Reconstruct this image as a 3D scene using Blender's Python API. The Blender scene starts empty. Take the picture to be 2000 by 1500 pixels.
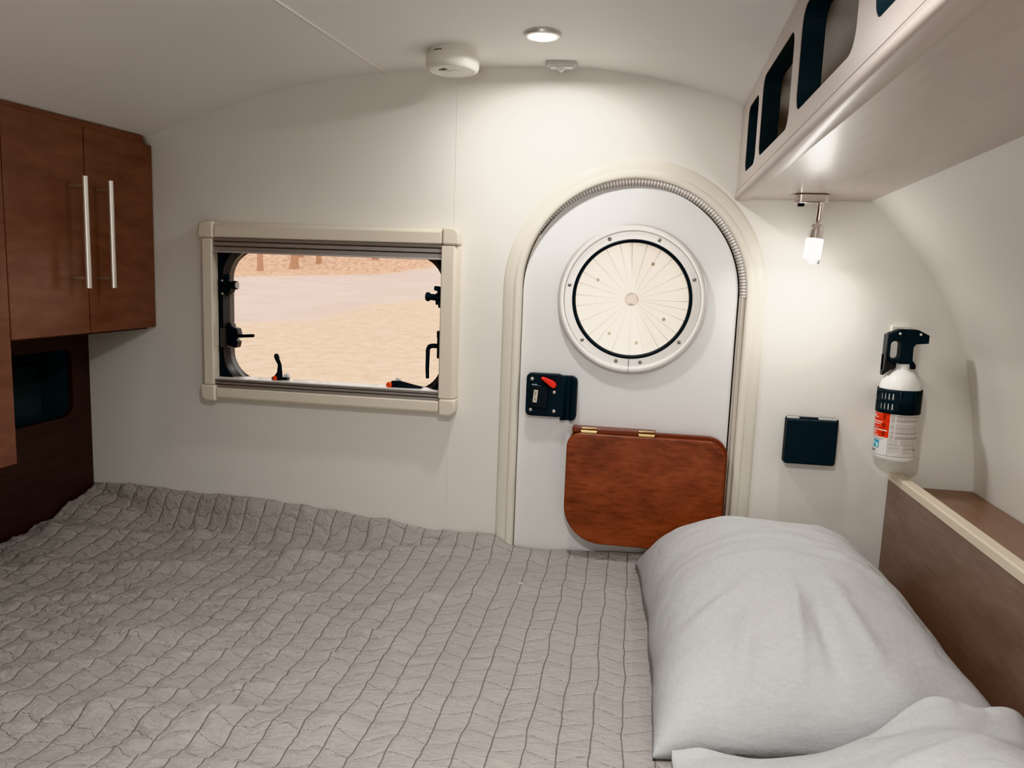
import bpy, bmesh, math, random
import numpy as np
from mathutils import Vector, Matrix, noise
from mathutils.geometry import tessellate_polygon

random.seed(4)
SC = bpy.context.scene
COL = SC.collection
PI = math.pi

# ------------------------------------------------------------------ helpers
def link(o, parent=None):
    COL.objects.link(o)
    if parent is not None:
        o.parent = parent
        m = parent.matrix_basis
        p = parent.parent
        while p is not None:
            m = p.matrix_basis @ m
            p = p.parent
        if parent.parent is None:
            o.matrix_parent_inverse = parent.matrix_basis.inverted()
    return o

def tag(o, label=None, cat=None, group=None, kind=None):
    if label: o['label'] = label
    if cat: o['category'] = cat
    if group: o['group'] = group
    if kind: o['kind'] = kind
    return o

def thing(name, label, cat, loc=(0, 0, 0), group=None, kind=None):
    o = bpy.data.objects.new(name, None)
    o.empty_display_size = 0.05
    o.location = loc
    COL.objects.link(o)
    return tag(o, label, cat, group, kind)

def obj(name, bm, m, parent=None, bevel=0, seg=2, smooth=35):
    bmesh.ops.recalc_face_normals(bm, faces=bm.faces)
    me = bpy.data.meshes.new(name)
    bm.to_mesh(me)
    bm.free()
    me.materials.append(m)
    if smooth:
        for p in me.polygons: p.use_smooth = True
        me.set_sharp_from_angle(angle=math.radians(smooth))
    o = bpy.data.objects.new(name, me)
    link(o, parent)
    if parent is not None and parent.type != 'EMPTY':
        o.matrix_parent_inverse = Matrix.Identity(4)
        q = parent
        while q.parent is not None: q = q.parent
        # meshes carry world coordinates: cancel nothing but the root offset (already cancelled by the parent)
    if bevel:
        b = o.modifiers.new('bevel', 'BEVEL')
        b.width = bevel; b.segments = seg; b.limit_method = 'ANGLE'; b.angle_limit = math.radians(40)
        b.use_clamp_overlap = True
        b.harden_normals = False
    return o

def B(): return bmesh.new()

def box(bm, x0, x1, y0, y1, z0, z1):
    vs = [bm.verts.new((x, y, z)) for x in (x0, x1) for y in (y0, y1) for z in (z0, z1)]
    for f in ((0, 1, 3, 2), (4, 6, 7, 5), (0, 4, 5, 1), (2, 3, 7, 6), (0, 2, 6, 4), (1, 5, 7, 3)):
        bm.faces.new([vs[i] for i in f])
    return bm

def mp(axis, u, v, w):
    return {'y': (u, w, v), 'x': (w, u, v), 'z': (u, v, w)}[axis]

def prism(bm, outline, w0, w1, axis='y', holes=()):
    """outline and holes in (u, v); y: u=x v=z; x: u=y v=z; z: u=x v=y"""
    loops = [outline] + list(holes)
    if not holes:
        a = [bm.verts.new(mp(axis, u, v, w0)) for u, v in outline]
        b = [bm.verts.new(mp(axis, u, v, w1)) for u, v in outline]
        bm.faces.new(a); bm.faces.new(b)
        n = len(a)
        for i in range(n):
            bm.faces.new((a[i], a[(i + 1) % n], b[(i + 1) % n], b[i]))
        return bm
    tris = tessellate_polygon([[Vector((u, v, 0)) for u, v in l] for l in loops])
    A, Bv = [], []
    for l in loops:
        for u, v in l:
            A.append(bm.verts.new(mp(axis, u, v, w0)))
            Bv.append(bm.verts.new(mp(axis, u, v, w1)))
    for t in tris:
        try:
            bm.faces.new([A[i] for i in t]); bm.faces.new([Bv[i] for i in t])
        except ValueError: pass
    k = 0
    for l in loops:
        n = len(l)
        for i in range(n):
            i0, i1 = k + i, k + (i + 1) % n
            bm.faces.new((A[i0], A[i1], Bv[i1], Bv[i0]))
        k += n
    return bm

def rrect(x0, x1, z0, z1, r, n=6):
    """rounded rectangle; r is one radius or four (bl, br, tr, tl)"""
    rs = (r,) * 4 if isinstance(r, (int, float)) else r
    cs = [(x0 + rs[0], z0 + rs[0], PI), (x1 - rs[1], z0 + rs[1], 1.5 * PI), (x1 - rs[2], z1 - rs[2], 0), (x0 + rs[3], z1 - rs[3], .5 * PI)]
    out = []
    for (cx, cz, a), rr in zip(cs, rs):
        if rr <= 1e-6:
            out.append((cx, cz)); continue
        for i in range(n + 1):
            t = a + i / n * PI / 2
            out.append((cx + rr * math.cos(t), cz + rr * math.sin(t)))
    return out

def circle(cx, cz, r, n=64):
    return [(cx + r * math.cos(2 * PI * i / n), cz + r * math.sin(2 * PI * i / n)) for i in range(n)]

def arch(cx, zc, r, zb, n=40):
    return [(cx + r, zb)] + [(cx + r * math.cos(PI * i / n), zc + r * math.sin(PI * i / n)) for i in range(n + 1)] + [(cx - r, zb)]

def lathe(bm, prof, c, n=40, axis='z', closed=False, a0=0, a1=2 * PI):
    """prof: (radius, height along axis) pairs"""
    full = abs(a1 - a0 - 2 * PI) < 1e-6
    m = n if full else n + 1
    rings = []
    for r, h in prof:
        ring = []
        for i in range(m):
            t = a0 + (a1 - a0) * i / n
            u, v = r * math.cos(t), r * math.sin(t)
            p = {'z': (u, v, h), 'y': (u, h, v), 'x': (h, u, v)}[axis]
            ring.append(bm.verts.new((c[0] + p[0], c[1] + p[1], c[2] + p[2])))
        rings.append(ring)
    pairs = list(zip(rings, rings[1:])) + ([(rings[-1], rings[0])] if closed else [])
    for a, b in pairs:
        for i in range(n):
            j = (i + 1) % m
            bm.faces.new((a[i], a[j], b[j], b[i]))
    if not closed and full:
        for k in (0, -1):
            if prof[k][0] > 1e-6:
                bm.faces.new(rings[k])
    return bm

def tube(bm, pts, r, n=12, cap=True):
    pts = [Vector(p) for p in pts]
    rs = r if isinstance(r, (list, tuple)) else [r] * len(pts)
    rings = []
    up = None
    for i, p in enumerate(pts):
        d = (pts[min(i + 1, len(pts) - 1)] - pts[max(i - 1, 0)]).normalized()
        if up is None:
            up = Vector((0, 0, 1)) if abs(d.z) < .9 else Vector((1, 0, 0))
        s = d.cross(up).normalized(); up = s.cross(d).normalized()
        rings.append([bm.verts.new(p + rs[i] * (math.cos(2 * PI * k / n) * s + math.sin(2 * PI * k / n) * up)) for k in range(n)])
    for a, b in zip(rings, rings[1:]):
        for k in range(n):
            bm.faces.new((a[k], a[(k + 1) % n], b[(k + 1) % n], b[k]))
    if cap:
        bm.faces.new(rings[0]); bm.faces.new(rings[-1])
    return bm

def sweep(bm, path, prof, frame):
    """prof points (a, b) placed at each path point by frame(i) -> (origin, A, B)"""
    rings = []
    for i in range(len(path)):
        o, A, Bx = frame(i)
        rings.append([bm.verts.new(o + A * a + Bx * b) for a, b in prof])
    n = len(prof)
    for a, b in zip(rings, rings[1:]):
        for k in range(n):
            bm.faces.new((a[k], a[(k + 1) % n], b[(k + 1) % n], b[k]))
    bm.faces.new(rings[0]); bm.faces.new(rings[-1])
    return bm

def screw(parent, p, r, m, name='screw'):
    bm = B()
    lathe(bm, [(r, .0), (r, -.0008), (r * .75, -.0018), (r * .32, -.0021), (r * .3, -.0008)], p, 16, 'y')
    return obj(name, bm, m, parent)

def text_mesh(name, body, size, m, parent, place):
    cu = bpy.data.curves.new(name, 'FONT')
    cu.body = body; cu.size = size; cu.align_x = 'LEFT'
    cu.resolution_u = 3
    o = bpy.data.objects.new(name, cu)
    COL.objects.link(o)
    dg = bpy.context.evaluated_depsgraph_get()
    me = bpy.data.meshes.new_from_object(o.evaluated_get(dg))
    bpy.data.objects.remove(o)
    for v in me.vertices: v.co = place(v.co.x, v.co.y)
    me.materials.clear(); me.materials.append(m)
    r = bpy.data.objects.new(name, me)
    return link(r, parent)

# ------------------------------------------------------------------ materials
def mat(name, col, rough=.5, metal=0, coat=0, spec=.5, emit=None, estr=0, bump=0, bscale=200, var=0, vscale=3, alpha=1):
    m = bpy.data.materials.new(name); m.use_nodes = True
    nt = m.node_tree; b = nt.nodes['Principled BSDF']
    b.inputs['Base Color'].default_value = (*col, 1)
    b.inputs['Roughness'].default_value = rough
    b.inputs['Metallic'].default_value = metal
    b.inputs['Coat Weight'].default_value = coat
    b.inputs['Specular IOR Level'].default_value = spec
    b.inputs['Alpha'].default_value = alpha
    if emit:
        b.inputs['Emission Color'].default_value = (*emit, 1)
        b.inputs['Emission Strength'].default_value = estr
    tc = nt.nodes.new('ShaderNodeTexCoord')
    if var:
        n = nt.nodes.new('ShaderNodeTexNoise'); n.inputs['Scale'].default_value = vscale; n.inputs['Detail'].default_value = 5
        nt.links.new(tc.outputs['Object'], n.inputs['Vector'])
        r = nt.nodes.new('ShaderNodeMix'); r.data_type = 'RGBA'
        r.inputs[6].default_value = (*[c * (1 - var) for c in col], 1)
        r.inputs[7].default_value = (*[min(1, c * (1 + var)) for c in col], 1)
        nt.links.new(n.outputs['Fac'], r.inputs[0]); nt.links.new(r.outputs[2], b.inputs['Base Color'])
    if bump:
        n = nt.nodes.new('ShaderNodeTexNoise'); n.inputs['Scale'].default_value = bscale; n.inputs['Detail'].default_value = 3
        nt.links.new(tc.outputs['Object'], n.inputs['Vector'])
        bp = nt.nodes.new('ShaderNodeBump'); bp.inputs['Strength'].default_value = bump; bp.inputs['Distance'].default_value = .001
        nt.links.new(n.outputs['Fac'], bp.inputs['Height']); nt.links.new(bp.outputs['Normal'], b.inputs['Normal'])
    return m

def wood(name, c1, c2, stretch=(1, 1, 1), scale=7, rough=.35, coat=.3, bump=.15, grain=.35, spec=.5):
    """stained plywood: soft cloudy figure plus fine streaks; stretch < 1 along the grain"""
    m = bpy.data.materials.new(name); m.use_nodes = True
    nt = m.node_tree; b = nt.nodes['Principled BSDF']; L = nt.links.new
    tc = nt.nodes.new('ShaderNodeTexCoord')
    mpn = nt.nodes.new('ShaderNodeMapping'); mpn.inputs['Scale'].default_value = stretch
    L(tc.outputs['Object'], mpn.inputs['Vector'])
    a = nt.nodes.new('ShaderNodeTexNoise'); a.inputs['Scale'].default_value = scale; a.inputs['Detail'].default_value = 6
    a.inputs['Roughness'].default_value = .62; a.inputs['Distortion'].default_value = 1.2
    L(mpn.outputs[0], a.inputs['Vector'])
    m2 = nt.nodes.new('ShaderNodeMapping'); m2.inputs['Scale'].default_value = tuple(s if s >= 1 else s * .35 for s in stretch)
    L(tc.outputs['Object'], m2.inputs['Vector'])
    g = nt.nodes.new('ShaderNodeTexNoise'); g.inputs['Scale'].default_value = scale * 16; g.inputs['Detail'].default_value = 4
    g.inputs['Distortion'].default_value = .5
    L(m2.outputs[0], g.inputs['Vector'])
    mx = nt.nodes.new('ShaderNodeMix'); mx.data_type = 'FLOAT'; mx.inputs[0].default_value = grain
    L(a.outputs['Fac'], mx.inputs[2]); L(g.outputs['Fac'], mx.inputs[3])
    cr = nt.nodes.new('ShaderNodeValToRGB')
    cr.color_ramp.elements[0].position = .34; cr.color_ramp.elements[0].color = (*c1, 1)
    cr.color_ramp.elements[1].position = .66; cr.color_ramp.elements[1].color = (*c2, 1)
    L(mx.outputs[0], cr.inputs[0]); L(cr.outputs[0], b.inputs['Base Color'])
    b.inputs['Roughness'].default_value = rough; b.inputs['Coat Weight'].default_value = coat
    b.inputs['Coat Roughness'].default_value = .25; b.inputs['Specular IOR Level'].default_value = spec
    bp = nt.nodes.new('ShaderNodeBump'); bp.inputs['Strength'].default_value = bump; bp.inputs['Distance'].default_value = .0015
    L(mx.outputs[0], bp.inputs['Height']); L(bp.outputs['Normal'], b.inputs['Normal'])
    return m

M = {}
M['wall'] = mat('cream wall panel', (.82, .80, .752), .55, bump=.06, bscale=60)
M['ceil'] = mat('pale ceiling lining', (.87, .85, .825), .6, bump=.05, bscale=40)
M['door'] = mat('white door skin', (.80, .80, .79), .4, coat=.1)
M['trim'] = mat('ivory plastic moulding', (.79, .755, .665), .4, coat=.2)
M['winframe'] = mat('ivory window frame plastic', (.78, .72, .61), .45, coat=.1)
M['white'] = mat('white plastic', (.86, .85, .82), .35, coat=.2)
M['offwhite'] = mat('warm white plastic', (.83, .81, .74), .4)
M['greyplastic'] = mat('pale grey plastic', (.60, .59, .56), .45)
M['black'] = mat('black plastic', (.006, .016, .024), .5, spec=.35, bump=.5, bscale=900)
M['blacksmooth'] = mat('smooth black plastic', (.004, .010, .016), .38, spec=.4)
M['rubber'] = mat('black rubber', (.006, .012, .018), .6, spec=.3)
M['greyseal'] = mat('grey window seal', (.10, .10, .105), .35, spec=.6)
M['alum'] = mat('brushed aluminium', (.70, .675, .65), .36, .75, bump=.1, bscale=300)
M['alum2'] = mat('aluminium ring inner step', (.66, .62, .58), .38, .8)
M['chrome'] = mat('chrome', (.82, .78, .75), .1, 1)
M['steel'] = mat('brushed steel handle', (.80, .77, .72), .3, .85)
M['screw'] = mat('zinc screw head', (.62, .61, .59), .3, .9)
M['screwdark'] = mat('dull screw head', (.34, .32, .30), .4, .6)
M['brass'] = mat('brass hinge', (.72, .55, .28), .32, .9)
M['red'] = mat('red plastic', (.85, .035, .02), .35, coat=.3)
M['orange'] = mat('orange red button', (.80, .09, .03), .4)
M['blindrail'] = mat('grey aluminium blind rail', (.40, .375, .36), .4, .4)
M['blindrail2'] = mat('blind rail light edge', (.60, .56, .54), .4, .3)
M['cab'] = wood('dark cherry cabinet wood', (.125, .056, .046), (.225, .115, .088), (1, .28, .9), 8, .34, .3, .08, .4)
M['cabedge'] = wood('dark cabinet carcass', (.03, .014, .014), (.05, .022, .02), (1, .3, 1), 9, .5, .1)
M['bulk'] = wood('dark bulkhead plywood', (.034, .025, .027), (.056, .042, .044), (1, .3, 1), 8, .5, .05, .1, .45)
M['shelf'] = wood('taupe stained shelf plywood', (.48, .41, .375), (.55, .48, .44), (1, .25, 1), 8, .3, .35, .12, .45)
M['shelffront'] = wood('taupe stained shelf fascia', (.50, .43, .395), (.56, .485, .45), (1, .25, 1), 8, .36, .25, .06, .3)
M['head'] = wood('brown stained headboard plywood', (.19, .13, .108), (.28, .20, .17), (1, .35, 1), 9, .42, .15, .25, .4)
M['ledge'] = wood('brown ledge plywood', (.19, .11, .078), (.27, .16, .12), (1, .25, 1), 9, .4, .2, .15, .45)
M['table'] = wood('reddish maple table leaf', (.105, .022, .012), (.36, .100, .050), (.6, 1, 1), 9, .38, .25, .1, .36)
M['tableedge'] = wood('red brown table cleat', (.12, .025, .014), (.20, .05, .026), (.4, 1, 1), 10, .4, .2)
M['niche'] = mat('dark niche lining', (.085, .105, .115), .5, var=.3, vscale=8)
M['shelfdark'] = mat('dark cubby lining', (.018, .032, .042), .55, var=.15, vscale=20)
M['edging'] = mat('cream edge banding', (.72, .64, .51), .5)
M['floor'] = wood('floor vinyl', (.2, .15, .11), (.3, .22, .17), (1, .3, 1), 5)
M['gap'] = mat('dark shadow gap seal', (.03, .028, .026), .7)

def lamp_mat(name, col, s):
    m = bpy.data.materials.new(name); m.use_nodes = True
    nt = m.node_tree; b = nt.nodes['Principled BSDF']
    b.inputs['Base Color'].default_value = (.9, .9, .88, 1)
    b.inputs['Emission Color'].default_value = (*col, 1); b.inputs['Emission Strength'].default_value = s
    return m
M['led'] = lamp_mat('lit led lens', (1, .97, .93), 9)
M['frost'] = lamp_mat('lit frosted glass shade', (1, .97, .92), 5)

# ribbed silver seal on the door arch (u runs along the arch)
def ribbed():
    m = bpy.data.materials.new('ribbed silver seal'); m.use_nodes = True
    nt = m.node_tree; b = nt.nodes['Principled BSDF']; L = nt.links.new
    uv = nt.nodes.new('ShaderNodeUVMap'); s = nt.nodes.new('ShaderNodeSeparateXYZ'); L(uv.outputs[0], s.inputs[0])
    n = nt.nodes.new('ShaderNodeTexNoise'); n.inputs['Scale'].default_value = 40; L(uv.outputs[0], n.inputs['Vector'])
    mu = nt.nodes.new('ShaderNodeMath'); mu.operation = 'MULTIPLY_ADD'; mu.inputs[1].default_value = 900; L(s.outputs[0], mu.inputs[0]); L(n.outputs['Fac'], mu.inputs[2])
    si = nt.nodes.new('ShaderNodeMath'); si.operation = 'SINE'; L(mu.outputs[0], si.inputs[0])
    cr = nt.nodes.new('ShaderNodeValToRGB')
    cr.color_ramp.elements[0].position = .1; cr.color_ramp.elements[0].color = (.40, .35, .32, 1)
    cr.color_ramp.elements[1].position = .9; cr.color_ramp.elements[1].color = (.90, .87, .83, 1)
    ad = nt.nodes.new('ShaderNodeMath'); ad.operation = 'MULTIPLY_ADD'; ad.inputs[1].default_value = .5; ad.inputs[2].default_value = .5
    L(si.outputs[0], ad.inputs[0]); L(ad.outputs[0], cr.inputs[0]); L(cr.outputs[0], b.inputs['Base Color'])
    b.inputs['Roughness'].default_value = .35; b.inputs['Metallic'].default_value = .4
    return m
M['ribbed'] = ribbed()

def glass(name, tint, mixf=.06):
    m = bpy.data.materials.new(name); m.use_nodes = True
    nt = m.node_tree; nt.nodes.clear(); L = nt.links.new
    out = nt.nodes.new('ShaderNodeOutputMaterial')
    t = nt.nodes.new('ShaderNodeBsdfTransparent'); t.inputs[0].default_value = (*tint, 1)
    g = nt.nodes.new('ShaderNodeBsdfGlossy'); g.inputs['Roughness'].default_value = .03
    fr = nt.nodes.new('ShaderNodeFresnel'); fr.inputs[0].default_value = 1.45
    mx = nt.nodes.new('ShaderNodeMixShader')
    L(fr.outputs[0], mx.inputs[0]); L(t.outputs[0], mx.inputs[1]); L(g.outputs[0], mx.inputs[2]); L(mx.outputs[0], out.inputs[0])
    return m
M['acrylic'] = glass('clear acrylic pane', (.97, .93, .90))
M['porthole'] = glass('porthole pane', (.95, .94, .92))

def translucent(name, col, w=.6):
    m = bpy.data.materials.new(name); m.use_nodes = True
    nt = m.node_tree; nt.nodes.clear(); L = nt.links.new
    out = nt.nodes.new('ShaderNodeOutputMaterial')
    d = nt.nodes.new('ShaderNodeBsdfDiffuse'); d.inputs[0].default_value = (*col, 1)
    t = nt.nodes.new('ShaderNodeBsdfTranslucent'); t.inputs[0].default_value = (*col, 1)
    mx = nt.nodes.new('ShaderNodeMixShader'); mx.inputs[0].default_value = w
    L(d.outputs[0], mx.inputs[1]); L(t.outputs[0], mx.inputs[2]); L(mx.outputs[0], out.inputs[0])
    return m
M['shade'] = translucent('pleated cream shade', (.95, .93, .90), .75)

# quilt: stitch grid in flat cloth coordinates (UV in metres)
def quilt_mat():
    m = bpy.data.materials.new('grey quilted cotton'); m.use_nodes = True
    nt = m.node_tree; b = nt.nodes['Principled BSDF']; L = nt.links.new; N = nt.nodes.new
    uv = N('ShaderNodeUVMap')
    def math_(op, a, bb=None, c=None):
        n = N('ShaderNodeMath'); n.operation = op
        for i, v in enumerate((a, bb, c)):
            if v is None: continue
            if isinstance(v, (int, float)): n.inputs[i].default_value = v
            else: L(v, n.inputs[i])
        return n.outputs[0]
    def noise_(scale, detail, vec, dist=0):
        n = N('ShaderNodeTexNoise'); n.inputs['Scale'].default_value = scale; n.inputs['Detail'].default_value = detail
        n.inputs['Distortion'].default_value = dist
        L(vec, n.inputs['Vector']); return n.outputs['Fac']
    s = N('ShaderNodeSeparateXYZ'); L(uv.outputs[0], s.inputs[0])
    w1 = noise_(14, 2, uv.outputs[0]); 
    off = N('ShaderNodeVectorMath'); off.operation = 'ADD'; off.inputs[1].default_value = (3.3, 7.1, 0); L(uv.outputs[0], off.inputs[0])
    w2 = noise_(14, 2, off.outputs[0])
    U = math_('MULTIPLY_ADD', math_('SUBTRACT', w1, .5), .011, s.outputs[0])
    V = math_('MULTIPLY_ADD', math_('SUBTRACT', w2, .5), .024, s.outputs[1])
    P = .0445
    u = math_('DIVIDE', U, P)
    du = math_('MULTIPLY', math_('ABSOLUTE', math_('SUBTRACT', math_('FRACT', u), .5)), 1)     # .5 at the line
    du = math_('MULTIPLY', math_('SUBTRACT', .5, du), P)                                         # distance to a long seam
    tri = math_('ABSOLUTE', math_('SUBTRACT', math_('MULTIPLY', math_('FRACT', math_('MULTIPLY', u, .5)), 2), 1))
    v = math_('DIVIDE', math_('MULTIPLY_ADD', tri, .020, V), .042)
    dv = math_('MULTIPLY', math_('SUBTRACT', .5, math_('ABSOLUTE', math_('SUBTRACT', math_('FRACT', v), .5))), .042)
    def ss(d, lo, hi):
        n = N('ShaderNodeMapRange'); n.interpolation_type = 'SMOOTHSTEP'
        n.inputs[1].default_value = lo; n.inputs[2].default_value = hi; L(d, n.inputs[0]); return n.outputs[0]
    lu = ss(du, .0005, .0015); lv = ss(dv, .0004, .0012)
    # the cross stitches are broken by the threads
    brk = noise_(260, 1, uv.outputs[0])
    lv2 = math_('MAXIMUM', lv, math_('MULTIPLY', ss(brk, .42, .54), .85))
    line = math_('MINIMUM', lu, lv2)
    pu = ss(du, 0, .012); pv = ss(dv, 0, .011)
    puff = math_('MULTIPLY', math_('POWER', pu, .6), math_('POWER', pv, .6))
    mpn = N('ShaderNodeMapping'); mpn.inputs['Scale'].default_value = (38, 130, 1); L(uv.outputs[0], mpn.inputs['Vector'])
    wr = noise_(1, 4, mpn.outputs[0], .8)
    mp2 = N('ShaderNodeMapping'); mp2.inputs['Scale'].default_value = (150, 90, 1); L(uv.outputs[0], mp2.inputs['Vector'])
    wr2 = noise_(1, 3, mp2.outputs[0], .4)
    h = math_('ADD', math_('MULTIPLY', puff, .62), math_('ADD', math_('MULTIPLY', wr, 1.7), math_('MULTIPLY', wr2, .5)))
    bp = N('ShaderNodeBump'); bp.inputs['Strength'].default_value = .75; bp.inputs['Distance'].default_value = .0042
    L(h, bp.inputs['Height']); L(bp.outputs['Normal'], b.inputs['Normal'])
    cl = noise_(9, 4, uv.outputs[0])
    mx = N('ShaderNodeMix'); mx.data_type = 'RGBA'; mx.inputs[6].default_value = (.360, .338, .322, 1); mx.inputs[7].default_value = (.495, .467, .448, 1)
    L(math_('ADD', math_('MULTIPLY', cl, .5), math_('MULTIPLY', wr, .5)), mx.inputs[0])
    mx2 = N('ShaderNodeMix'); mx2.data_type = 'RGBA'; mx2.inputs[6].default_value = (.17, .158, .148, 1)
    L(mx.outputs[2], mx2.inputs[7]); L(line, mx2.inputs[0]); L(mx2.outputs[2], b.inputs['Base Color'])
    b.inputs['Roughness'].default_value = .9; b.inputs['Specular IOR Level'].default_value = .15
    b.inputs['Sheen Weight'].default_value = .15
    return m
M['quilt'] = quilt_mat()

def linen(name, col, w=(1, 1, 1)):
    m = bpy.data.materials.new(name); m.use_nodes = True
    nt = m.node_tree; b = nt.nodes['Principled BSDF']; L = nt.links.new; N = nt.nodes.new
    tc = N('ShaderNodeTexCoord')
    def nz(sc, scale, d):
        mpn = N('ShaderNodeMapping'); mpn.inputs['Scale'].default_value = sc; L(tc.outputs['Object'], mpn.inputs['Vector'])
        n = N('ShaderNodeTexNoise'); n.inputs['Scale'].default_value = scale; n.inputs['Detail'].default_value = d; n.inputs['Distortion'].default_value = .6
        L(mpn.outputs[0], n.inputs['Vector']); return n.outputs['Fac']
    a = nz((.25, 1, 1), 260, 2); c = nz((1, .25, 1), 240, 2); wv = nz((.5, 1, 1), 22, 4)
    ad = N('ShaderNodeMath'); ad.operation = 'ADD'; L(a, ad.inputs[0]); L(c, ad.inputs[1])
    mx = N('ShaderNodeMix'); mx.data_type = 'RGBA'
    mx.inputs[6].default_value = (*[x * .86 for x in col], 1); mx.inputs[7].default_value = (*[min(1, x * 1.12) for x in col], 1)
    hf = N('ShaderNodeMath'); hf.operation = 'MULTIPLY'; hf.inputs[1].default_value = .5; L(ad.outputs[0], hf.inputs[0]); L(hf.outputs[0], mx.inputs[0])
    L(mx.outputs[2], b.inputs['Base Color'])
    m3 = N('ShaderNodeMath'); m3.operation = 'MULTIPLY_ADD'; m3.inputs[1].default_value = 9; L(wv, m3.inputs[0]); L(ad.outputs[0], m3.inputs[2])
    bp = N('ShaderNodeBump'); bp.inputs['Strength'].default_value = .5; bp.inputs['Distance'].default_value = .0009
    L(m3.outputs[0], bp.inputs['Height']); L(bp.outputs['Normal'], b.inputs['Normal'])
    b.inputs['Roughness'].default_value = .92; b.inputs['Specular IOR Level'].default_value = .1
    return m
M['pillow'] = linen('light grey linen', (.535, .54, .545))
M['sheet'] = linen('dark grey sheet', (.17, .165, .17))

# ------------------------------------------------------------------ camera (27 mm-ish phone lens, seated height)
cam_d = bpy.data.cameras.new('camera'); cam = bpy.data.objects.new('camera', cam_d); COL.objects.link(cam)
cam_d.sensor_fit = 'HORIZONTAL'; cam_d.sensor_width = 36; cam_d.lens = 27.0; cam_d.clip_start = .02; cam_d.clip_end = 400
R = np.array([[0.98697742, 0.0574244, -0.1502598], [0.15663874, -0.13053229, 0.97899215], [0.03660428, -0.98977965, -0.1378273]])
cam.matrix_world = Matrix(((R[0, 0], -R[0, 1], -R[0, 2], 0), (R[1, 0], -R[1, 1], -R[1, 2], -1.75), (R[2, 0], -R[2, 1], -R[2, 2], .82), (0, 0, 0, 1)))
SC.camera = cam

# ------------------------------------------------------------------ shell of the cabin
PROF = [(-1.6, .88), (-1.4, 1.015), (-1.1821, 1.1186), (-.8982, 1.2137), (-.7408, 1.2479), (-.5881, 1.2676), (-.4396, 1.2759), (-.2947, 1.2785),
        (-.1254, 1.2746), (.0403, 1.2487), (.204, 1.1964), (.35, 1.1115), (.4793, 1.0055), (.5582, .9261), (.6161, .8535), (.6726, .7484),
        (.7095, .6414), (.733, .521), (.7466, .3978), (.752, .2), (.752, 0)]
def catmull(p, k=6):
    out = []
    for i in range(len(p) - 1):
        a, b, c, d = p[max(i - 1, 0)], p[i], p[i + 1], p[min(i + 2, len(p) - 1)]
        for j in range(k):
            t = j / k
            out.append(tuple(.5 * (2 * b[q] + (c[q] - a[q]) * t + (2 * a[q] - 5 * b[q] + 4 * c[q] - d[q]) * t * t + (3 * b[q] - a[q] - 3 * c[q] + d[q]) * t ** 3) for q in (0, 1)))
    return out + [p[-1]]
CURVE = catmull(PROF)
def kx(x): return float(np.interp(x, [-1.6, -1.166, -.588, -.26, .206, .4793, .6], [-.02, -.025, -.05, 0, .06, .02, 0]))
_up = [p for p in CURVE if p[0] < .7]
def ceil_z(x, y=0.):
    z = float(np.interp(x, [p[0] for p in _up], [p[1] for p in _up]))
    return z + kx(x) * min(max(-y, 0), .8)

YN = -2.25   # near side wall
def shell(name, pts, m):
    bm = B(); ys = [0.03] + [-i * .05 for i in range(0, 17)] + [-1.2, YN - .02]
    rows = []
    for y in ys:
        rows.append([bm.verts.new((x, y, z + kx(x) * min(max(-y, 0), .8) if x < .6 else z)) for x, z in pts])
    for a, b in zip(rows, rows[1:]):
        for i in range(len(a) - 1):
            bm.faces.new((a[i], a[i + 1], b[i + 1], b[i]))
    o = obj(name, bm, m, smooth=180)
    s = o.modifiers.new('thickness', 'SOLIDIFY'); s.thickness = .02; s.offset = 0
    # grow outward only: the lining surface stays where it is
    s.offset = 1
    return o
isplit = min(range(len(CURVE)), key=lambda i: abs(CURVE[i][0] - .30) + (CURVE[i][1] < 1) * 9)
ceiling = shell('ceiling', CURVE[:isplit + 1], M['ceil'])
tag(ceiling, 'pale curved cabin ceiling arching over the bed', 'ceiling', kind='structure')
wall_right = shell('wall_right', CURVE[isplit:], M['wall'])
tag(wall_right, 'cream curved end wall behind the ledge and the overhead shelf', 'wall', kind='structure')
# make sure the thickness goes outwards
def fix_outward(o, inside):
    me = o.data
    c = me.polygons[len(me.polygons) // 2]
    if (Vector(inside) - c.center).dot(c.normal) > 0:
        me.flip_normals()
for o in (ceiling, wall_right): fix_outward(o, (-.3, -1, .6))

# back wall with openings for window and door
WX0, WX1, WZ0, WZ1 = -1.024, -.425, .515, .885
DCX, DZC, DR = -.006, .795, .25
wall_outline = [(x, z + .012) if x < .7 else (x + .012, z) for x, z in CURVE] + [(-1.6, 0)]
bm = prism(B(), wall_outline, 0, .045, 'y', [rrect(WX0, WX1, WZ0, WZ1, .05), arch(DCX, DZC, DR, .03)])
wb = obj('wall_back', bm, M['wall'], smooth=0)
tag(wb, 'cream side wall holding the window and the arched door', 'wall', kind='structure')
# faint vertical joint between the two wall panels
bm = B(); box(bm, -.4165, -.4155, -.0006, .002, .93, ceil_z(-.416) - .003); box(bm, -.4165, -.4155, -.0006, .002, .16, .488)
t1 = obj('trim_1', bm, mat('panel joint', (.74, .72, .67), .7), smooth=0)
tag(t1, 'thin vertical joint line in the cream wall beside the window', 'trim', kind='structure')
# ceiling seam strip
bm = B()
ys = [-.004 - i * .05 for i in range(0, 30)]
def seam_frame(i):
    return Vector((-.588, ys[i], ceil_z(-.588, ys[i]))), Vector((1, 0, -.1)).normalized(), Vector((0, 0, -1))
sweep(bm, ys, [(-.0045, -.001), (.0045, -.001), (.003, .0022), (-.003, .0022)], seam_frame)
t2 = obj('trim_2', bm, mat('seam strip', (.84, .81, .76), .35, coat=.3))
tag(t2, 'thin pale seam strip running along the ceiling', 'trim', kind='structure')

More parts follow.
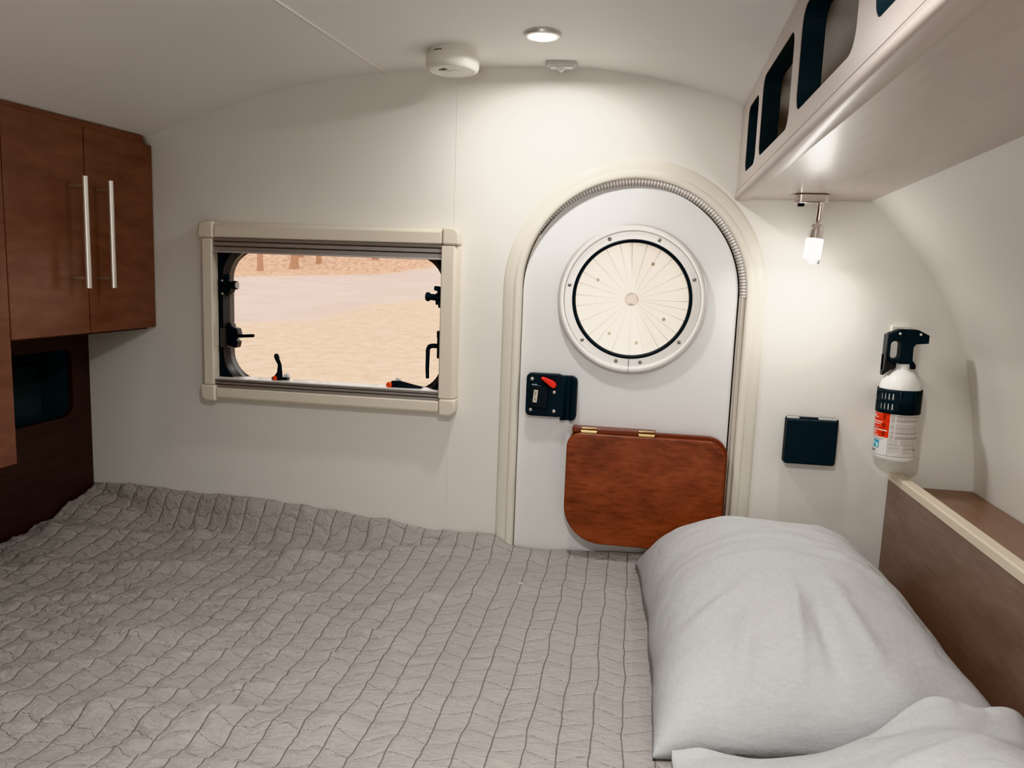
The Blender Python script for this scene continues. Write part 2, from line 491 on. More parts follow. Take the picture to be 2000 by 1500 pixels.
bm = box(B(), -1.6, .78, YN - .05, .05, -.05, 0)
tag(obj('floor', bm, M['floor'], smooth=0), 'cabin floor under the mattress', 'floor', kind='structure')
bm = prism(B(), wall_outline, YN - .04, YN, 'y')
tag(obj('wall_front', bm, M['wall'], smooth=0), 'cream side wall opposite the window', 'wall', kind='structure')

# left bulkhead with the dark niche
XB = -1.357
bm = prism(B(), [(YN, 0), (-.0005, 0), (-.0005, 1.03), (YN, 1.01)], XB, XB - .012, 'x', [rrect(-.62, -.062, .44, .606, (.03, .035, .02, .02))])
wl = obj('wall_left', bm, M['bulk'], smooth=0)
tag(wl, 'dark wooden bulkhead at the foot of the bed with a niche', 'wall', kind='structure')
bm = B()
y0, y1, z0, z1 = -.64, -.05, .43, .616
for q in ([(XB - .0125, y0, z0), (XB - .0125, y1, z0), (XB - .10, y1, z0 + .005), (XB - .10, y0, z0 + .005)],
          [(XB - .0125, y0, z1), (XB - .0125, y1, z1), (XB - .10, y1, z1), (XB - .10, y0, z1)],
          [(XB - .10, y0, z0), (XB - .10, y1, z0), (XB - .10, y1, z1), (XB - .10, y0, z1)],
          [(XB - .0125, y1, z0), (XB - .10, y1, z0), (XB - .10, y1, z1), (XB - .0125, y1, z1)],
          [(XB - .0125, y0, z0), (XB - .10, y0, z0), (XB - .10, y0, z1), (XB - .0125, y0, z1)]):
    bm.faces.new([bm.verts.new(p) for p in q])
nl = obj('niche_lining', bm, M['niche'], wl, smooth=0)
nl['label'] = 'dark grey lining of the niche'
bm = box(B(), XB - .099, XB - .05, -.62, -.10, .566, .571)
obj('niche_shelf_edge', bm, M['blacksmooth'], wl, smooth=0)

# ------------------------------------------------------------------ wall cabinet, tall cabinet
XC = -1.166
cab = thing('wall_cabinet', 'dark cherry wall cabinet with two steel bar handles, beside the window', 'cabinet', (XC, -.23, .664))
bm = prism(B(), [(-1.352, .66), (-1.186, .66), (-1.186, 1.1), (-1.352, 1.02)], -.456, -.012, 'y')
obj('carcass', bm, M['cabedge'], cab, .001)
bm = prism(B(), [(-.456, 1.098), (-.03, 1.098), (-.03, ceil_z(-1.17, -.03) - .004), (-.456, ceil_z(-1.17, -.456) - .004)], -1.184, -1.170, 'x')
obj('top_filler', bm, M['cab'], cab)
def handle(parent, y, ys_, x_face):
    bm = tube(B(), [(x_face + .037, y, .7645), (x_face + .037, y, .9935)], .0062, 18)
    for z in (.974, .785):
        tube(bm, [(x_face - .001, ys_, z), (x_face + .033, y + (ys_ - y) * .3, z)], .0045, 12)
    return obj('handle', bm, M['steel'], parent)
for y0, y1, hy, hs in ((-.4555, -.2385, -.2865, -.2815), (-.2355, -.004, -.2075, -.2015)):
    d = obj('door', box(B(), -1.1845, XC, y0, y1, .6655, 1.1005), M['cab'], cab, .0015)
    handle(d, hy, hs, XC)

tall = thing('wall_cabinet', 'tall cherry cabinet at the left edge reaching lower than the wall cabinet', 'cabinet', (XC, -.8, .426))
bm = prism(B(), [(-1.352, .43), (-1.186, .43), (-1.186, 1.06), (-1.352, 1.0)], -1.20, -.462, 'y')
obj('carcass', bm, M['cabedge'], tall, .001)
obj('door', box(B(), -1.1845, XC + .002, -1.20, -.4595, .426, 1.094), M['cab'], tall, .0015)

# ------------------------------------------------------------------ window
win = thing('window_1', 'wide ivory framed camper window with black latches', 'window', (-.71, 0, .51), kind='structure')
FY = -.035
fx0, fx1, fz0, fz1 = -1.030, -.397, .4955, .924      # outer frame on the wall
ix0, ix1, iz0, iz1 = -.9965, -.4365, .5275, .888     # inner edge of the frame
def frame_bar(name, poly_bar, parent):               # four sided bar with a sloped outer face
    return obj(name, poly_bar, M['winframe'], parent, .003, 3)
def hbar(z_in, z_out, x0, x1):
    bm = B(); s = 1 if z_out > z_in else -1
    prof = [(z_in, 0), (z_out, 0), (z_out, -.022), (z_out - s * .008, FY), (z_in, FY)]
    a = [bm.verts.new((x0, y, z)) for z, y in prof]; b = [bm.verts.new((x1, y, z)) for z, y in prof]
    bm.faces.new(a); bm.faces.new(b)
    for i in range(5): bm.faces.new((a[i], a[(i + 1) % 5], b[(i + 1) % 5], b[i]))
    return bm
def vbar(x_in, x_out, z0, z1):
    bm = B(); s = 1 if x_out > x_in else -1
    prof = [(x_in, .02), (x_out, .0), (x_out, -.022), (x_out - s * .008, FY), (x_in, FY)]
    a = [bm.verts.new((x, y, z0)) for x, y in prof]; b = [bm.verts.new((x, y, z1)) for x, y in prof]
    bm.faces.new(a); bm.faces.new(b)
    for i in range(5): bm.faces.new((a[i], a[(i + 1) % 5], b[(i + 1) % 5], b[i]))
    return bm
cw = .0385
frame_bar('top_rail', hbar(iz1, fz1, fx0 + cw, fx1 - cw), win)
frame_bar('bottom_rail', hbar(iz0, fz0, fx0 + cw, fx1 - cw), win)
frame_bar('side_rail', vbar(ix0, fx0, fz0 + cw, fz1 - cw), win)
frame_bar('side_rail', vbar(ix1, fx1, fz0 + cw, fz1 - cw), win)
for cx, cz in ((0, 0), (1, 0), (0, 1), (1, 1)):
    xo = fx0 - .0015 if cx == 0 else fx1 + .0015; xi = fx0 + cw - .0005 if cx == 0 else fx1 - cw + .0005
    zo = fz0 - .0015 if cz == 0 else fz1 + .0015; zi = fz0 + cw - .0005 if cz == 0 else fz1 - cw + .0005
    r = [0, 0, 0, 0]; r[{(0, 0): 0, (1, 0): 1, (1, 1): 2, (0, 1): 3}[(cx, cz)]] = .017
    o = obj('corner_cap', prism(B(), rrect(min(xo, xi), max(xo, xi), min(zo, zi), max(zo, zi), r), 0, FY - .0025, 'y'), M['winframe'], win, .005, 3)
# roller blind cassettes: stepped grey rails
def blind_rail(name, z0, z1):
    bm = B(); h = z1 - z0
    prof = [(.0, z0), (-.028, z0), (-.028, z0 + h * .3), (-.024, z0 + h * .36), (-.029, z0 + h * .42), (-.029, z0 + h * .66), (-.025, z0 + h * .72), (-.029, z0 + h * .78), (-.029, z1), (.0, z1)]
    a = [bm.verts.new((ix0 - .001, y, z)) for y, z in prof]; b = [bm.verts.new((ix1 + .001, y, z)) for y, z in prof]
    bm.faces.new(a); bm.faces.new(b)
    for i in range(len(prof)): bm.faces.new((a[i], a[(i + 1) % len(prof)], b[(i + 1) % len(prof)], b[i]))
    return obj(name, bm, M['blindrail'], win, smooth=0)
br = blind_rail('blind_rail', .8560, .8875); br['label'] = 'grey upper blind rail'
obj('rail_edge', box(B(), ix0, ix1, -.031, -.02, .8525, .8560), M['blindrail2'], br, .0008)
br = blind_rail('blind_rail', .5280, .5485); br['label'] = 'grey lower blind rail'
obj('sill_lip', box(B(), ix0, ix1, -.0305, .018, .5487, .5517), M['white'], win, .001)
# black flange, grey seal and acrylic pane
bm = prism(B(), rrect(-1.0235, -.4255, .517, .884, .05), -.008, .010, 'y', [rrect(-.9885, -.432, .530, .874, .080, 12)])
obj('window_flange', bm, M['rubber'], win, smooth=20)
bm = B(); lw_ = [(-.992, -.428, .526, .878, .083), (-.9868, -.434, .532, .872, .079), (-.983, -.437, .535, .869, .077), (-.9775, -.441, .539, .865, .074)]
yy = [-.004, .000, .006, .012]
rg = [[bm.verts.new((u, y_, v)) for u, v in rrect(*q, 12)] for q, y_ in zip(lw_, yy)]
rg += [[bm.verts.new((v.co.x, .030, v.co.z)) for v in rg[-1]], [bm.verts.new((v.co.x, .030, v.co.z)) for v in rg[0]]]
for p_, q_ in zip(rg, rg[1:] + rg[:1]):
    for i in range(len(p_)): bm.faces.new((p_[i], p_[(i + 1) % len(p_)], q_[(i + 1) % len(p_)], q_[i]))
obj('window_seal', bm, M['greyseal'], win, smooth=30)
bm = prism(B(), rrect(-.9895, -.439, .537, .867, .075, 12), .030, .036, 'y', [rrect(-.9790, -.446, .544, .860, .069, 12)])
ws = obj('sash_rim', bm, mat('dark sash rim', (.05, .05, .055), .3), win, .001)
bm = prism(B(), rrect(-.992, -.436, .530, .874, .075, 12), .0365, .0405, 'y')
obj('pane', bm, M['acrylic'], win, smooth=0)
obj('reveal_panel', box(B(), ix0 - .004, ix0 - .0005, -.03, -.009, .549, .856), M['winframe'], win)

# knobs and levers of the window
def stay_knob(x, z, s):
    """knob on a bracket; s=+1 points right"""
    bm = B()
    box(bm, x - .010, x + .010, -.012, .014, z - .017, z + .010)
    box(bm, x - .006, x + .006, -.014, -.004, z + .010, z + .024)
    tube(bm, [(x - s * .002, -.015, z + .020), (x + s * .012, -.015, z + .021)], .0055, 12)
    box(bm, x - .004, x + .004, -.010, .010, z - .024, z - .012)
    k = obj('window_knob', bm, M['black'], win, .002)
    bm = tube(B(), [(x, -.012, z), (x + s * .010, -.014, z), (x + s * .0105, -.014, z), (x + s * .022, -.015, z + .001), (x + s * .0225, -.015, z + .001), (x + s * .030, -.016, z + .001), (x + s * .0305, -.016, z + .001)],
              [.008, .008, .0075, .0075, .0105, .0105, .009], 20)
    obj('knob_grip', bm, M['blacksmooth'], k)
    bm = tube(B(), [(x + s * .0303, -.016, z + .001), (x + s * .0325, -.0162, z + .001)], [.0085, .0075], 20)
    cp = obj('knob_cap', bm, M['greyplastic'], k)
    for dz in (.011, -.020):
        lathe_b = lathe(B(), [(.0027, -.012), (.0027, -.0135), (.001, -.0145)], (x - s * .009, 0, z + dz), 10, 'y')
        obj('screw', lathe_b, M['screw'], k)
    return k
stay_knob(-.974, .775, 1)
stay_knob(-.4435, .767, -1)
# left latch with a horizontal lever
bm = B(); box(bm, -.992, -.974, -.010, .010, .624, .671)
for z in (.630, .664): lathe(bm, [(.003, -.010), (.003, -.012), (.001, -.013)], (-.983, 0, z), 12, 'y')
k = obj('window_latch', bm, M['greyseal'], win, .0015)
bm = prism(B(), [(-.975, .630), (-.950, .624), (-.946, .640), (-.957, .648), (-.944, .656), (-.948, .672), (-.960, .674), (-.964, .684), (-.974, .684), (-.977, .66)], -.012, .012, 'y')
obj('latch_body', bm, M['blacksmooth'], k, .002)
bm = tube(B(), [(-.962, -.018, .652), (-.950, -.019, .6535), (-.925, -.021, .6555), (-.900, -.022, .6575), (-.897, -.022, .6575)], [.007, .0048, .0040, .0040, .003], 12)
obj('latch_lever', bm, M['blacksmooth'], k)
# right latch: lever hangs down
bm = B(); box(bm, -.4475, -.437, -.012, .012, .625, .672); tube(bm, [(-.4435, -.010, .672), (-.4435, -.010, .690)], .005, 12)
k = obj('window_latch', bm, M['blacksmooth'], win, .002)
pts = [(-.441, -.016, .655)] + [(-.456 - .011 * math.sin(t), -.018, .644 + .011 * math.cos(t)) for t in (0, .4, .8, 1.2, 1.57)] + [(-.4675, -.018, .60), (-.4665, -.018, .578)]
obj('latch_lever', tube(B(), pts, [.0055, .0055, .0055, .0055, .005, .005, .0045, .004, .0045], 12), M['blacksmooth'], k)
# thin stay rod on the right
obj('stay_rod', tube(B(), [(-.4415, .004, .690), (-.4415, .004, .745)], .0035, 10), M['greyplastic'], win)
# two bottom levers with red push buttons
def lever(name, pts, rs, base, btn, hub):
    bm = B(); box(bm, *base)
    k = obj('window_latch', bm, M['blacksmooth'], win, .002)
    obj('latch_lever', tube(B(), pts, rs, 14), M['blacksmooth'], k)
    bm = lathe(B(), [(.0068, .006), (.0068, -.003), (.004, -.005)], btn, 18, 'y'); rb = obj('push_button', bm, M['orange'], k); rb['label'] = 'red push button'
    bm = lathe(B(), [(.007, .006), (.006, -.002)], hub, 18, 'y'); obj('pivot_cap', bm, M['white'], k)
lever('up', [(-.844, -.006, .556), (-.838, -.010, .570), (-.8365, -.013, .590), (-.841, -.016, .603), (-.8425, -.017, .610), (-.843, -.017, .6145), (-.843, -.017, .6165)], [.011, .0065, .0045, .0053, .0062, .0048, .002],
      (-.862, -.822, -.006, .014, .5517, .5575), (-.847, -.012, .5565), (-.828, .004, .560))
lever('flat', [(-.555, -.010, .558), (-.535, -.010, .559), (-.505, -.010, .5555), (-.484, -.010, .5540)], [.0085, .0085, .0055, .003],
      (-.566, -.484, -.004, .014, .5517, .5545), (-.559, -.019, .5575), (-.545, .004, .566))

# ------------------------------------------------------------------ door
door = thing('door_1', 'white arched entry door with round porthole', 'door', (DCX, 0, .03), kind='structure')
# surround: profile swept along the arch; offset a = outward from the opening radius, b = into the room
path = []
n = 48
for i in range(8): path.append((1, .04 + (DZC - .04) * i / 8, None))
arc = [PI * i / n for i in range(n + 1)]
def arch_frames(cx, zc, r, zb):
    fr = []
    for i in range(8): fr.append((Vector((cx + r, 0, zb + (zc - zb) * i / 8)), Vector((1, 0, 0))))
    for t in arc: fr.append((Vector((cx + r * math.cos(t), 0, zc + r * math.sin(t))), Vector((math.cos(t), 0, math.sin(t)))))
    for i in range(1, 9): fr.append((Vector((cx - r, 0, zc + (zb - zc) * i / 8)), Vector((-1, 0, 0))))
    return fr
fr = arch_frames(DCX, DZC, .2475, .03)
bm = B()
sweep(bm, fr, [(0, .03), (0, -.010), (.002, -.0125), (.014, -.013), (.017, -.011), (.018, -.0085), (.020, -.0085), (.036, -.006), (.042, -.003), (.043, 0), (.0035, 0), (.0035, .03)],
      lambda i: (fr[i][0], fr[i][1], Vector((0, 1, 0))))
obj('door_frame', bm, M['trim'], door, smooth=50)
# ribbed seal inside the surround, over the arch and down the right side
fr2 = arch_frames(DCX, DZC, .2472, .03)
i0, i1 = 0, len(fr2) - 1
me_v, me_f, uvs = [], [], []
bm = B(); uvl = bm.loops.layers.uv.new('UVMap')
prev = None; dist = 0; last = None
for i in range(8, 8 + int(n * .86)):
    p, d = fr2[i]
    if last is not None: dist += (p - last).length
    last = p.copy()
    taper = min(1, (8 + n * .86 - i) / 14)
    tk = .0125 * taper
    row = [bm.verts.new(p + d * a + Vector((0, b, 0))) for a, b in ((-.0002, -.007), (-.0002 - tk * .5, -.0055), (-.0002 - tk, .006), (-.0002 - tk, .024))]
    if prev:
        for k in range(3):
            f = bm.faces.new((prev[0][k], prev[0][k + 1], row[k + 1], row[k]))
            for lp, u in zip(f.loops, (prev[1], prev[1], dist, dist)): lp[uvl].uv = (u, k * .01)
    prev = (row, dist)
obj('ribbed_seal', bm, M['ribbed'], door)
bm = B(); box(bm, DCX + .2385, DCX + .2470, -.004, .024, .035, DZC + .002)
obj('edge_seal', bm, mat('pale beige edge seal', (.66, .60, .52), .45, bump=.6, bscale=300), door, .002)
bm = box(B(), DCX + .2345, DCX + .2384, .008, .02, .035, DZC); obj('edge_channel', bm, M['alum2'], door)
# dark gap at the back of the opening
bm = prism(B(), arch(DCX, DZC, .2468, .03), .034, .040, 'y', [arch(DCX - .001, DZC, .20, .06)])
obj('gap_seal', bm, M['gap'], door, smooth=0)
# slab with a round hole
PCX, PCZ = -.005, .780
sl = arch(DCX - .0068, .7935, .2380, .035)
bm = prism(B(), sl, .006, .033, 'y', [circle(PCX, PCZ, .1315, 72)])
obj('door_panel', bm, M['door'], door, smooth=0)
# porthole ring
bm = lathe(B(), [(.166, .006), (.166, -.002), (.1650, -.0055), (.1625, -.0085), (.1525, -.0098), (.1508, -.0092), (.1503, -.0030), (.1315, -.0030), (.1315, .006)], (PCX, 0, PCZ), 96, 'y', closed=True)
ring = obj('porthole_ring', bm, M['alum'], door)
for a in (113, 68, 20, 320.5, 281, 259, 222, 169):
    t = math.radians(a); screw(ring, (PCX + .1425 * math.cos(t), -.0030, PCZ + .1425 * math.sin(t)), .0042, M['screwdark'])
obj('ring_joint', box(B(), PCX + .0004, PCX + .0013, -.0101, -.0028, PCZ - .1640, PCZ - .134), M['gap'], ring, smooth=0)
bm = lathe(B(), [(.1328, .004), (.1328, -.007), (.130, -.009), (.1265, -.007), (.1258, .012), (.1300, .012)], (PCX, 0, PCZ), 96, 'y', closed=True)
obj('porthole_gasket', bm, M['rubber'], door)
bm = lathe(B(), [(.0, .010), (.1305, .010)], (PCX, 0, PCZ), 72, 'y'); obj('pane', bm, M['porthole'], door)
# pleated shade: fan of folds around a hub
bm = B(); NP = 56; cverts = []
PL = [.0 , .10, .03]
rings_ = []
random.seed(11)
fold = []
t = 0
while t < 1:
    fold.append(t); t += random.uniform(.030, .052)
steps = []
for i, f in enumerate(fold):
    nx = fold[i + 1] if i + 1 < len(fold) else 1.0
    steps += [(f, 0), (f + .004, .0022), (f + (nx - f) * .55, .0014)]
for r in (.012, .05, .09, .1308):
    rings_.append([bm.verts.new((PCX + r * math.cos(2 * PI * a), .018 - d * r / .13, PCZ + r * math.sin(2 * PI * a))) for a, d in steps])
for a, b in zip(rings_, rings_[1:]):
    for i in range(len(a)): bm.faces.new((a[i], a[(i + 1) % len(a)], b[(i + 1) % len(a)], b[i]))
shd = obj('porthole_shade', bm, M['shade'], door, smooth=12)
bm = B()
for f in fold:
    t_ = 2 * PI * f; du_ = Vector((-math.sin(t_), 0, math.cos(t_))) * .00055
    c0, c1 = [Vector((PCX + r_ * math.cos(t_), .0172 - .0022 * r_ / .13, PCZ + r_ * math.sin(t_))) for r_ in (.0158, .1285)]
    bm.faces.new([bm.verts.new(p_) for p_ in (c0 - du_ * .4, c0 + du_ * .4, c1 + du_, c1 - du_)])
tag(obj('pleat_crease', bm, translucent('pleat crease', (.42, .40, .385), .5), shd, smooth=0), kind='stuff')
bm = lathe(B(), [(.0, .0135), (.0145, .0135), (.0155, .0155), (.0155, .019), (0, .019)], (PCX, 0, PCZ), 32, 'y')
hub = obj('shade_hub', bm, translucent('ivory hub', (.93, .88, .83), .68), shd)
bm = B()
for a0, a1, r in ((75, 145, .0126), (235, 300, .0126), (240, 290, .0108)):
    k = 8; v0 = None
    for i in range(k + 1):
        t = math.radians(a0 + (a1 - a0) * i / k)
        v = [bm.verts.new((PCX + q * math.cos(t), .0131, PCZ + q * math.sin(t))) for q in (r - .0006, r + .0006)]
        if v0: bm.faces.new((v0[0], v0[1], v[1], v[0]))
        v0 = v
obj('hub_print', bm, mat('grey hub print', (.45, .42, .39), .6), hub, smooth=0)
for dx, dz in ((.043, .080), (-.078, .041), (.074, -.042), (-.046, -.079), (.016, -.098)):
    bm = lathe(B(), [(0, .0118), (.003, .0120), (.0042, .0135), (.0042, .016)], (PCX + dx, 0, PCZ + dz), 16, 'y')
    obj('shade_stud', bm, translucent('beige stud', (.90, .84, .73), .6), shd)

# latch on the door
lat = obj('door_latch', prism(B(), rrect(-.2335, -.148, .504, .6035, .012), .006, -.012, 'y'), M['black'], door, .003, 3)
lat['label'] = 'black latch housing with a red lever'
bm = B()   # finger grip on the right: sunken channel, then a raised edge, rounded corners
gp = [(-.153, -.012), (-.147, -.0125), (-.1425, -.009), (-.139, -.004), (-.133, -.004), (-.1295, -.012), (-.126, -.0165), (-.119, -.018), (-.1172, -.015), (-.1160, -.008)]
rr_ = .013; ga, gb_ = [], []
for x_, y_ in gp:
    t_ = max(0, x_ - (-.116 - rr_)); cut = rr_ - math.sqrt(max(0, rr_ * rr_ - t_ * t_))
    lo_, hi_ = .4975 + cut, .6005 - cut
    ga.append([bm.verts.new((x_, q_, z_)) for z_ in (lo_, lo_ + .0015, hi_ - .0015, hi_) for q_ in ((y_ + .0015,) if z_ in (lo_, hi_) else (y_,))])
    gb_.append([bm.verts.new((x_, .006, z_)) for z_ in (lo_, hi_)])
for i in range(len(gp) - 1):
    for k in range(3): bm.faces.new((ga[i][k], ga[i][k + 1], ga[i + 1][k + 1], ga[i + 1][k]))
    bm.faces.new((ga[i][0], ga[i + 1][0], gb_[i + 1][0], gb_[i][0])); bm.faces.new((ga[i][3], ga[i + 1][3], gb_[i + 1][1], gb_[i][1]))
    bm.faces.new((gb_[i][0], gb_[i + 1][0], gb_[i + 1][1], gb_[i][1]))
for i in (0, -1): bm.faces.new([*ga[i], gb_[i][1], gb_[i][0]])
obj('finger_grip', bm, M['black'], lat, smooth=40)
pd = obj('latch_paddle', prism(B(), rrect(-.224, -.181, .523, .5765, .005), -.0118, -.0185, 'y'), M['blacksmooth'], lat, .002)
for x, z in ((-.2205, .590), (-.2215, .5185), (-.1685, .562), (-.1675, .5175)):
    screw(lat, (x, -.0118, z), .0044, M['screw'])
bm = B()
la = [(-.1995, .5945), (-.196, .597), (-.188, .595), (-.172, .5895), (-.1645, .584), (-.1625, .577), (-.168, .5715), (-.1755, .5745), (-.187, .5835), (-.197, .591)]
prism(bm, la, -.012, -.024, 'y'); lv = obj('latch_lever', bm, M['red'], lat, .003, 3); lv['label'] = 'red plastic lever'
cth, sth = math.cos(math.radians(-5)), math.sin(math.radians(-5))
def lab(u, v, y): return (-.2105 + u * cth - v * sth, y, .5515 + u * sth + v * cth)
bm = B(); bm.faces.new([bm.verts.new(lab(u, v, -.0190)) for u, v in ((-.0047, -.0145), (.0047, -.0145), (.0047, .0145), (-.0047, .0145))])
lb = obj('paper_label', bm, mat('cream label', (.78, .72, .62), .6), pd, smooth=0); lb['label'] = 'cream paper label'
bm = B(); random.seed(3)
v = .0115
for w_, sk in ((.0016, 0), (.0010, 0), (.0022, 0), (.0012, .0), (.0020, 0), (.0024, 1), (.0016, 0), (.0020, 1), (.0014, 0), (.0022, 0), (.0018, 0)):
    if not sk:
        u0 = -.0022 + random.uniform(-.0003, .0003)
        bm.faces.new([bm.verts.new(lab(u, q, -.0193)) for u, q in ((u0, v - w_ * .8), (u0 + .0042, v - w_ * .8), (u0 + .0042, v - w_ * .25), (u0, v - w_ * .25))])
        bm.faces.new([bm.verts.new(lab(u, q, -.0193)) for u, q in ((u0, v - w_ * .8), (u0 + .0012, v - w_ * .8), (u0 + .0012, v), (u0, v))])
    v -= w_ + .0003
obj('label_print', bm, mat('grey print', (.16, .13, .11), .7), lb, smooth=0)
bm = box(B(), -.2205, -.2075, -.0126, -.0118, .5765, .5785); obj('printed_mark', bm, mat('pale mark', (.55, .58, .6), .6), lat, smooth=0)

# ------------------------------------------------------------------ folding table on the door
tab = thing('folding_table', 'reddish brown wooden drop leaf table folded flat against the white door', 'table', (.05, -.004, .48))
lf = obj('table_top', prism(B(), rrect(-.132, .221, .219, .4765, (.088, .078, .043, .032), 10), -.040, -.026, 'y'), M['table'], tab, .003, 3)
bm = prism(B(), rrect(-.127, .226, .225, .4835, (.08, .078, .045, .03), 10), -.022, -.008, 'y')
obj('support_leaf', bm, M['tableedge'], tab, .002)
bm = box(B(), -.1215, .066, -.032, .0055, .4765, .4865); box(bm, -.1215, .066, -.008, .0055, .44, .4765)
obj('mounting_cleat', bm, M['tableedge'], tab, .0015)
for hx in (-.083, .0455):
    bm = B(); box(bm, hx - .017, hx + .017, -.0385, -.0325, .4770, .4805)
    tube(bm, [(hx - .018, -.036, .4805), (hx + .018, -.036, .4805)], .0028, 12)
    box(bm, hx - .017, hx + .017, -.034, -.018, .4866, .4876)
    obj('hinge', bm, M['brass'], tab, .0005)

# ------------------------------------------------------------------ black socket cover on the wall
sk = thing('socket_box', 'square black flip cover socket on the cream wall right of the door', 'socket', (.398, 0, .488))
bm = prism(B(), rrect(.345, .456, .4365, .5395, .006), 0, -.013, 'y'); obj('back_plate', bm, M['blacksmooth'], sk, .002)
bm = prism(B(), rrect(.345, .4515, .438, .5365, .006), -.013, -.030, 'y'); cv = obj('flip_cover', bm, M['black'], sk, .003, 3)
for xa, xb in ((.346, .372), (.412, .4505)):
    obj('hinge_tab', box(B(), xa, xb, -.020, -.014, .5363, .5405), M['greyplastic'], sk, .001)

# ------------------------------------------------------------------ fire extinguisher
EX, EY = .560, -.052
TH0 = math.atan2(-1.75 - EY, -EX)
ext = thing('fire_extinguisher', 'small white fire extinguisher with black T handle hung on the wall', 'fire extinguisher', (EX, EY, .470))
bm = lathe(B(), [(0, .4735), (.030, .4725), (.0375, .470), (.0405, .4735), (.0410, .478), (.0410, .605), (.0402, .618), (.0372, .632), (.031, .645), (.023, .654), (.0165, .658), (.0145, .660), (.0145, .676), (0, .676)], (EX, EY, 0), 64)
obj('cylinder', bm, M['white'], ext, smooth=60)
def cyl_pt(phi, z, r): return (EX + r * math.cos(TH0 + phi), EY + r * math.sin(TH0 + phi), z)
def patch(bm, p0, p1, z0, z1, r, k=None):
    k = k or max(1, int(abs(p1 - p0) / .06)); v0 = None
    for i in range(k + 1):
        p = p0 + (p1 - p0) * i / k
        v = [bm.verts.new(cyl_pt(p, z0, r)), bm.verts.new(cyl_pt(p, z1, r))]
        if v0: bm.faces.new((v0[0], v[0], v[1], v0[1]))
        v0 = v
rad = math.radians
# strap with ventilation slots
bm = B()
cuts = sorted([rad(a) for a in range(-180, 181, 12)] + [])
slots = [(-17, -12.5), (-28, -23.5), (-39, -34.5), (-51, -46), (-64, -58.5), (-78, -72)]
ang = sorted(set([-180, -150, -120, -95] + [x for s in slots for x in s] + list(range(-6, 181, 12)) + [180]))
zs = [.5695, .5775, .5910, .5985, .6120, .6195]
grid_ = [[bm.verts.new(cyl_pt(rad(a), z, .0423)) for z in zs] for a in ang[:-1]]
na = len(grid_)
for i in range(na):
    a_lo = ang[i]
    for j in range(5):
        if j in (1, 3) and any(abs(a_lo - s[0]) < .01 for s in slots): continue
        bm.faces.new((grid_[i][j], grid_[(i + 1) % na][j], grid_[(i + 1) % na][j + 1], grid_[i][j + 1]))
st = obj('strap', bm, M['black'], ext)
s_ = st.modifiers.new('thickness', 'SOLIDIFY'); s_.thickness = .0016; s_.offset = 0
bm = B()
for p0, p1 in ((2, 8), (38, 43)):
    patch(bm, rad(p0), rad(p1), .571, .618, .0452); 
patch(bm, rad(8), rad(38), .5695, .6195, .0446)
bk = obj('strap_buckle', bm, M['black'], st); s_ = bk.modifiers.new('thickness', 'SOLIDIFY'); s_.thickness = .001
# T handle, neck collar and bracket
hx = lambda v: EX + v
hd = [(-.035, .734), (-.0147, .743), (.019, .743), (.041, .7325), (.041, .716), (.0175, .7135), (.0125, .7065), (.0135, .680), (.0195, .673), (-.008, .6715), (-.029, .676), (-.0355, .688)]
hole = [(hx(u), v) for u, v in rrect(-.0315, -.0115, .6815, .7185, .008)]
bm = prism(B(), [(hx(u), v) for u, v in hd], EY - .016, EY + .008, 'y', [hole])
h = obj('handle', bm, M['black'], ext, .003, 3)
for u in (-.016, .024):
    bm = lathe(B(), [(.0027, -.016), (.0022, -.0175), (0, -.018)], (hx(u), EY, .734), 12, 'y'); obj('rivet', bm, M['white'], h)
bm = box(B(), hx(.0125), hx(.0225), EY - .012, EY + .004, .6615, .672); obj('discharge_nozzle', bm, M['blacksmooth'], ext, .002)
bm = B(); box(bm, hx(-.0395), hx(-.0350), EY - .014, EY + .010, .655, .732)
prism(bm, [(hx(-.0395), .645), (hx(-.034), .648), (hx(-.020), .660), (hx(-.012), .663), (hx(-.012), .674), (hx(-.034), .680), (hx(-.0395), .69)], EY - .004, EY + .012, 'y')
box(bm, hx(-.013), hx(.013), EY + .0125, -.004, .655, .675)
obj('bracket', bm, mat('dark grey bracket', (.035, .04, .045), .5), ext, .0015)
obj('bracket_plate', box(B(), hx(-.016), hx(.022), -.012, -.0005, .59, .748), M['offwhite'], ext, .002)
# printed labels
bm = B(); patch(bm, rad(-110), rad(-17.5), .5185, .5705, .0413); lr = obj('instruction_label', bm, mat('red label', (.80, .045, .02), .4), ext); lr['label'] = 'red instruction label'
def dashes(bm, p0, p1, z, h, r, fill=.7, lo=.012, hi=.06, sc=1):
    p = p0
    while p < p1:
        w = random.uniform(lo, hi); e = min(p + w, p1)
        patch(bm, p, e, z, z + h, r, 1); p = e + random.uniform(.006, .02) / fill * sc
random.seed(9)
bm = B()
for z, p0, p1, hh in ((.5675, -95, -42, .0022), (.5615, -95, -62, .0022), (.5575, -95, -55, .0020), (.5485, -95, -38, .0024), (.5440, -90, -44, .0022), (.5370, -95, -50, .0012), (.5315, -95, -22, .0028), (.5280, -95, -60, .0022), (.5245, -95, -58, .0022)):
    dashes(bm, rad(p0), rad(p1), z, hh, .04145, .9)
patch(bm, rad(-80), rad(-48), .5205, .5220, .04145)
obj('instruction_print', bm, mat('white print', (.9, .82, .74), .5), lr)
bm = B()
for z in (.5575, .5395, .5225):
    for dp, dz, w in ((0, 0, 5), (-4, .003, 4), (3, .0045, 3), (-1, .006, 3), (-3, -.0015, 3)):
        patch(bm, rad(-34 + dp), rad(-34 + dp + w), z + dz, z + dz + .0032, .0415, 1)
for z in (.5538, .5358): patch(bm, rad(-110), rad(-17.5), z, z + .0006, .0415)
obj('pictogram', bm, mat('dark red print', (.10, .015, .01), .5), lr)
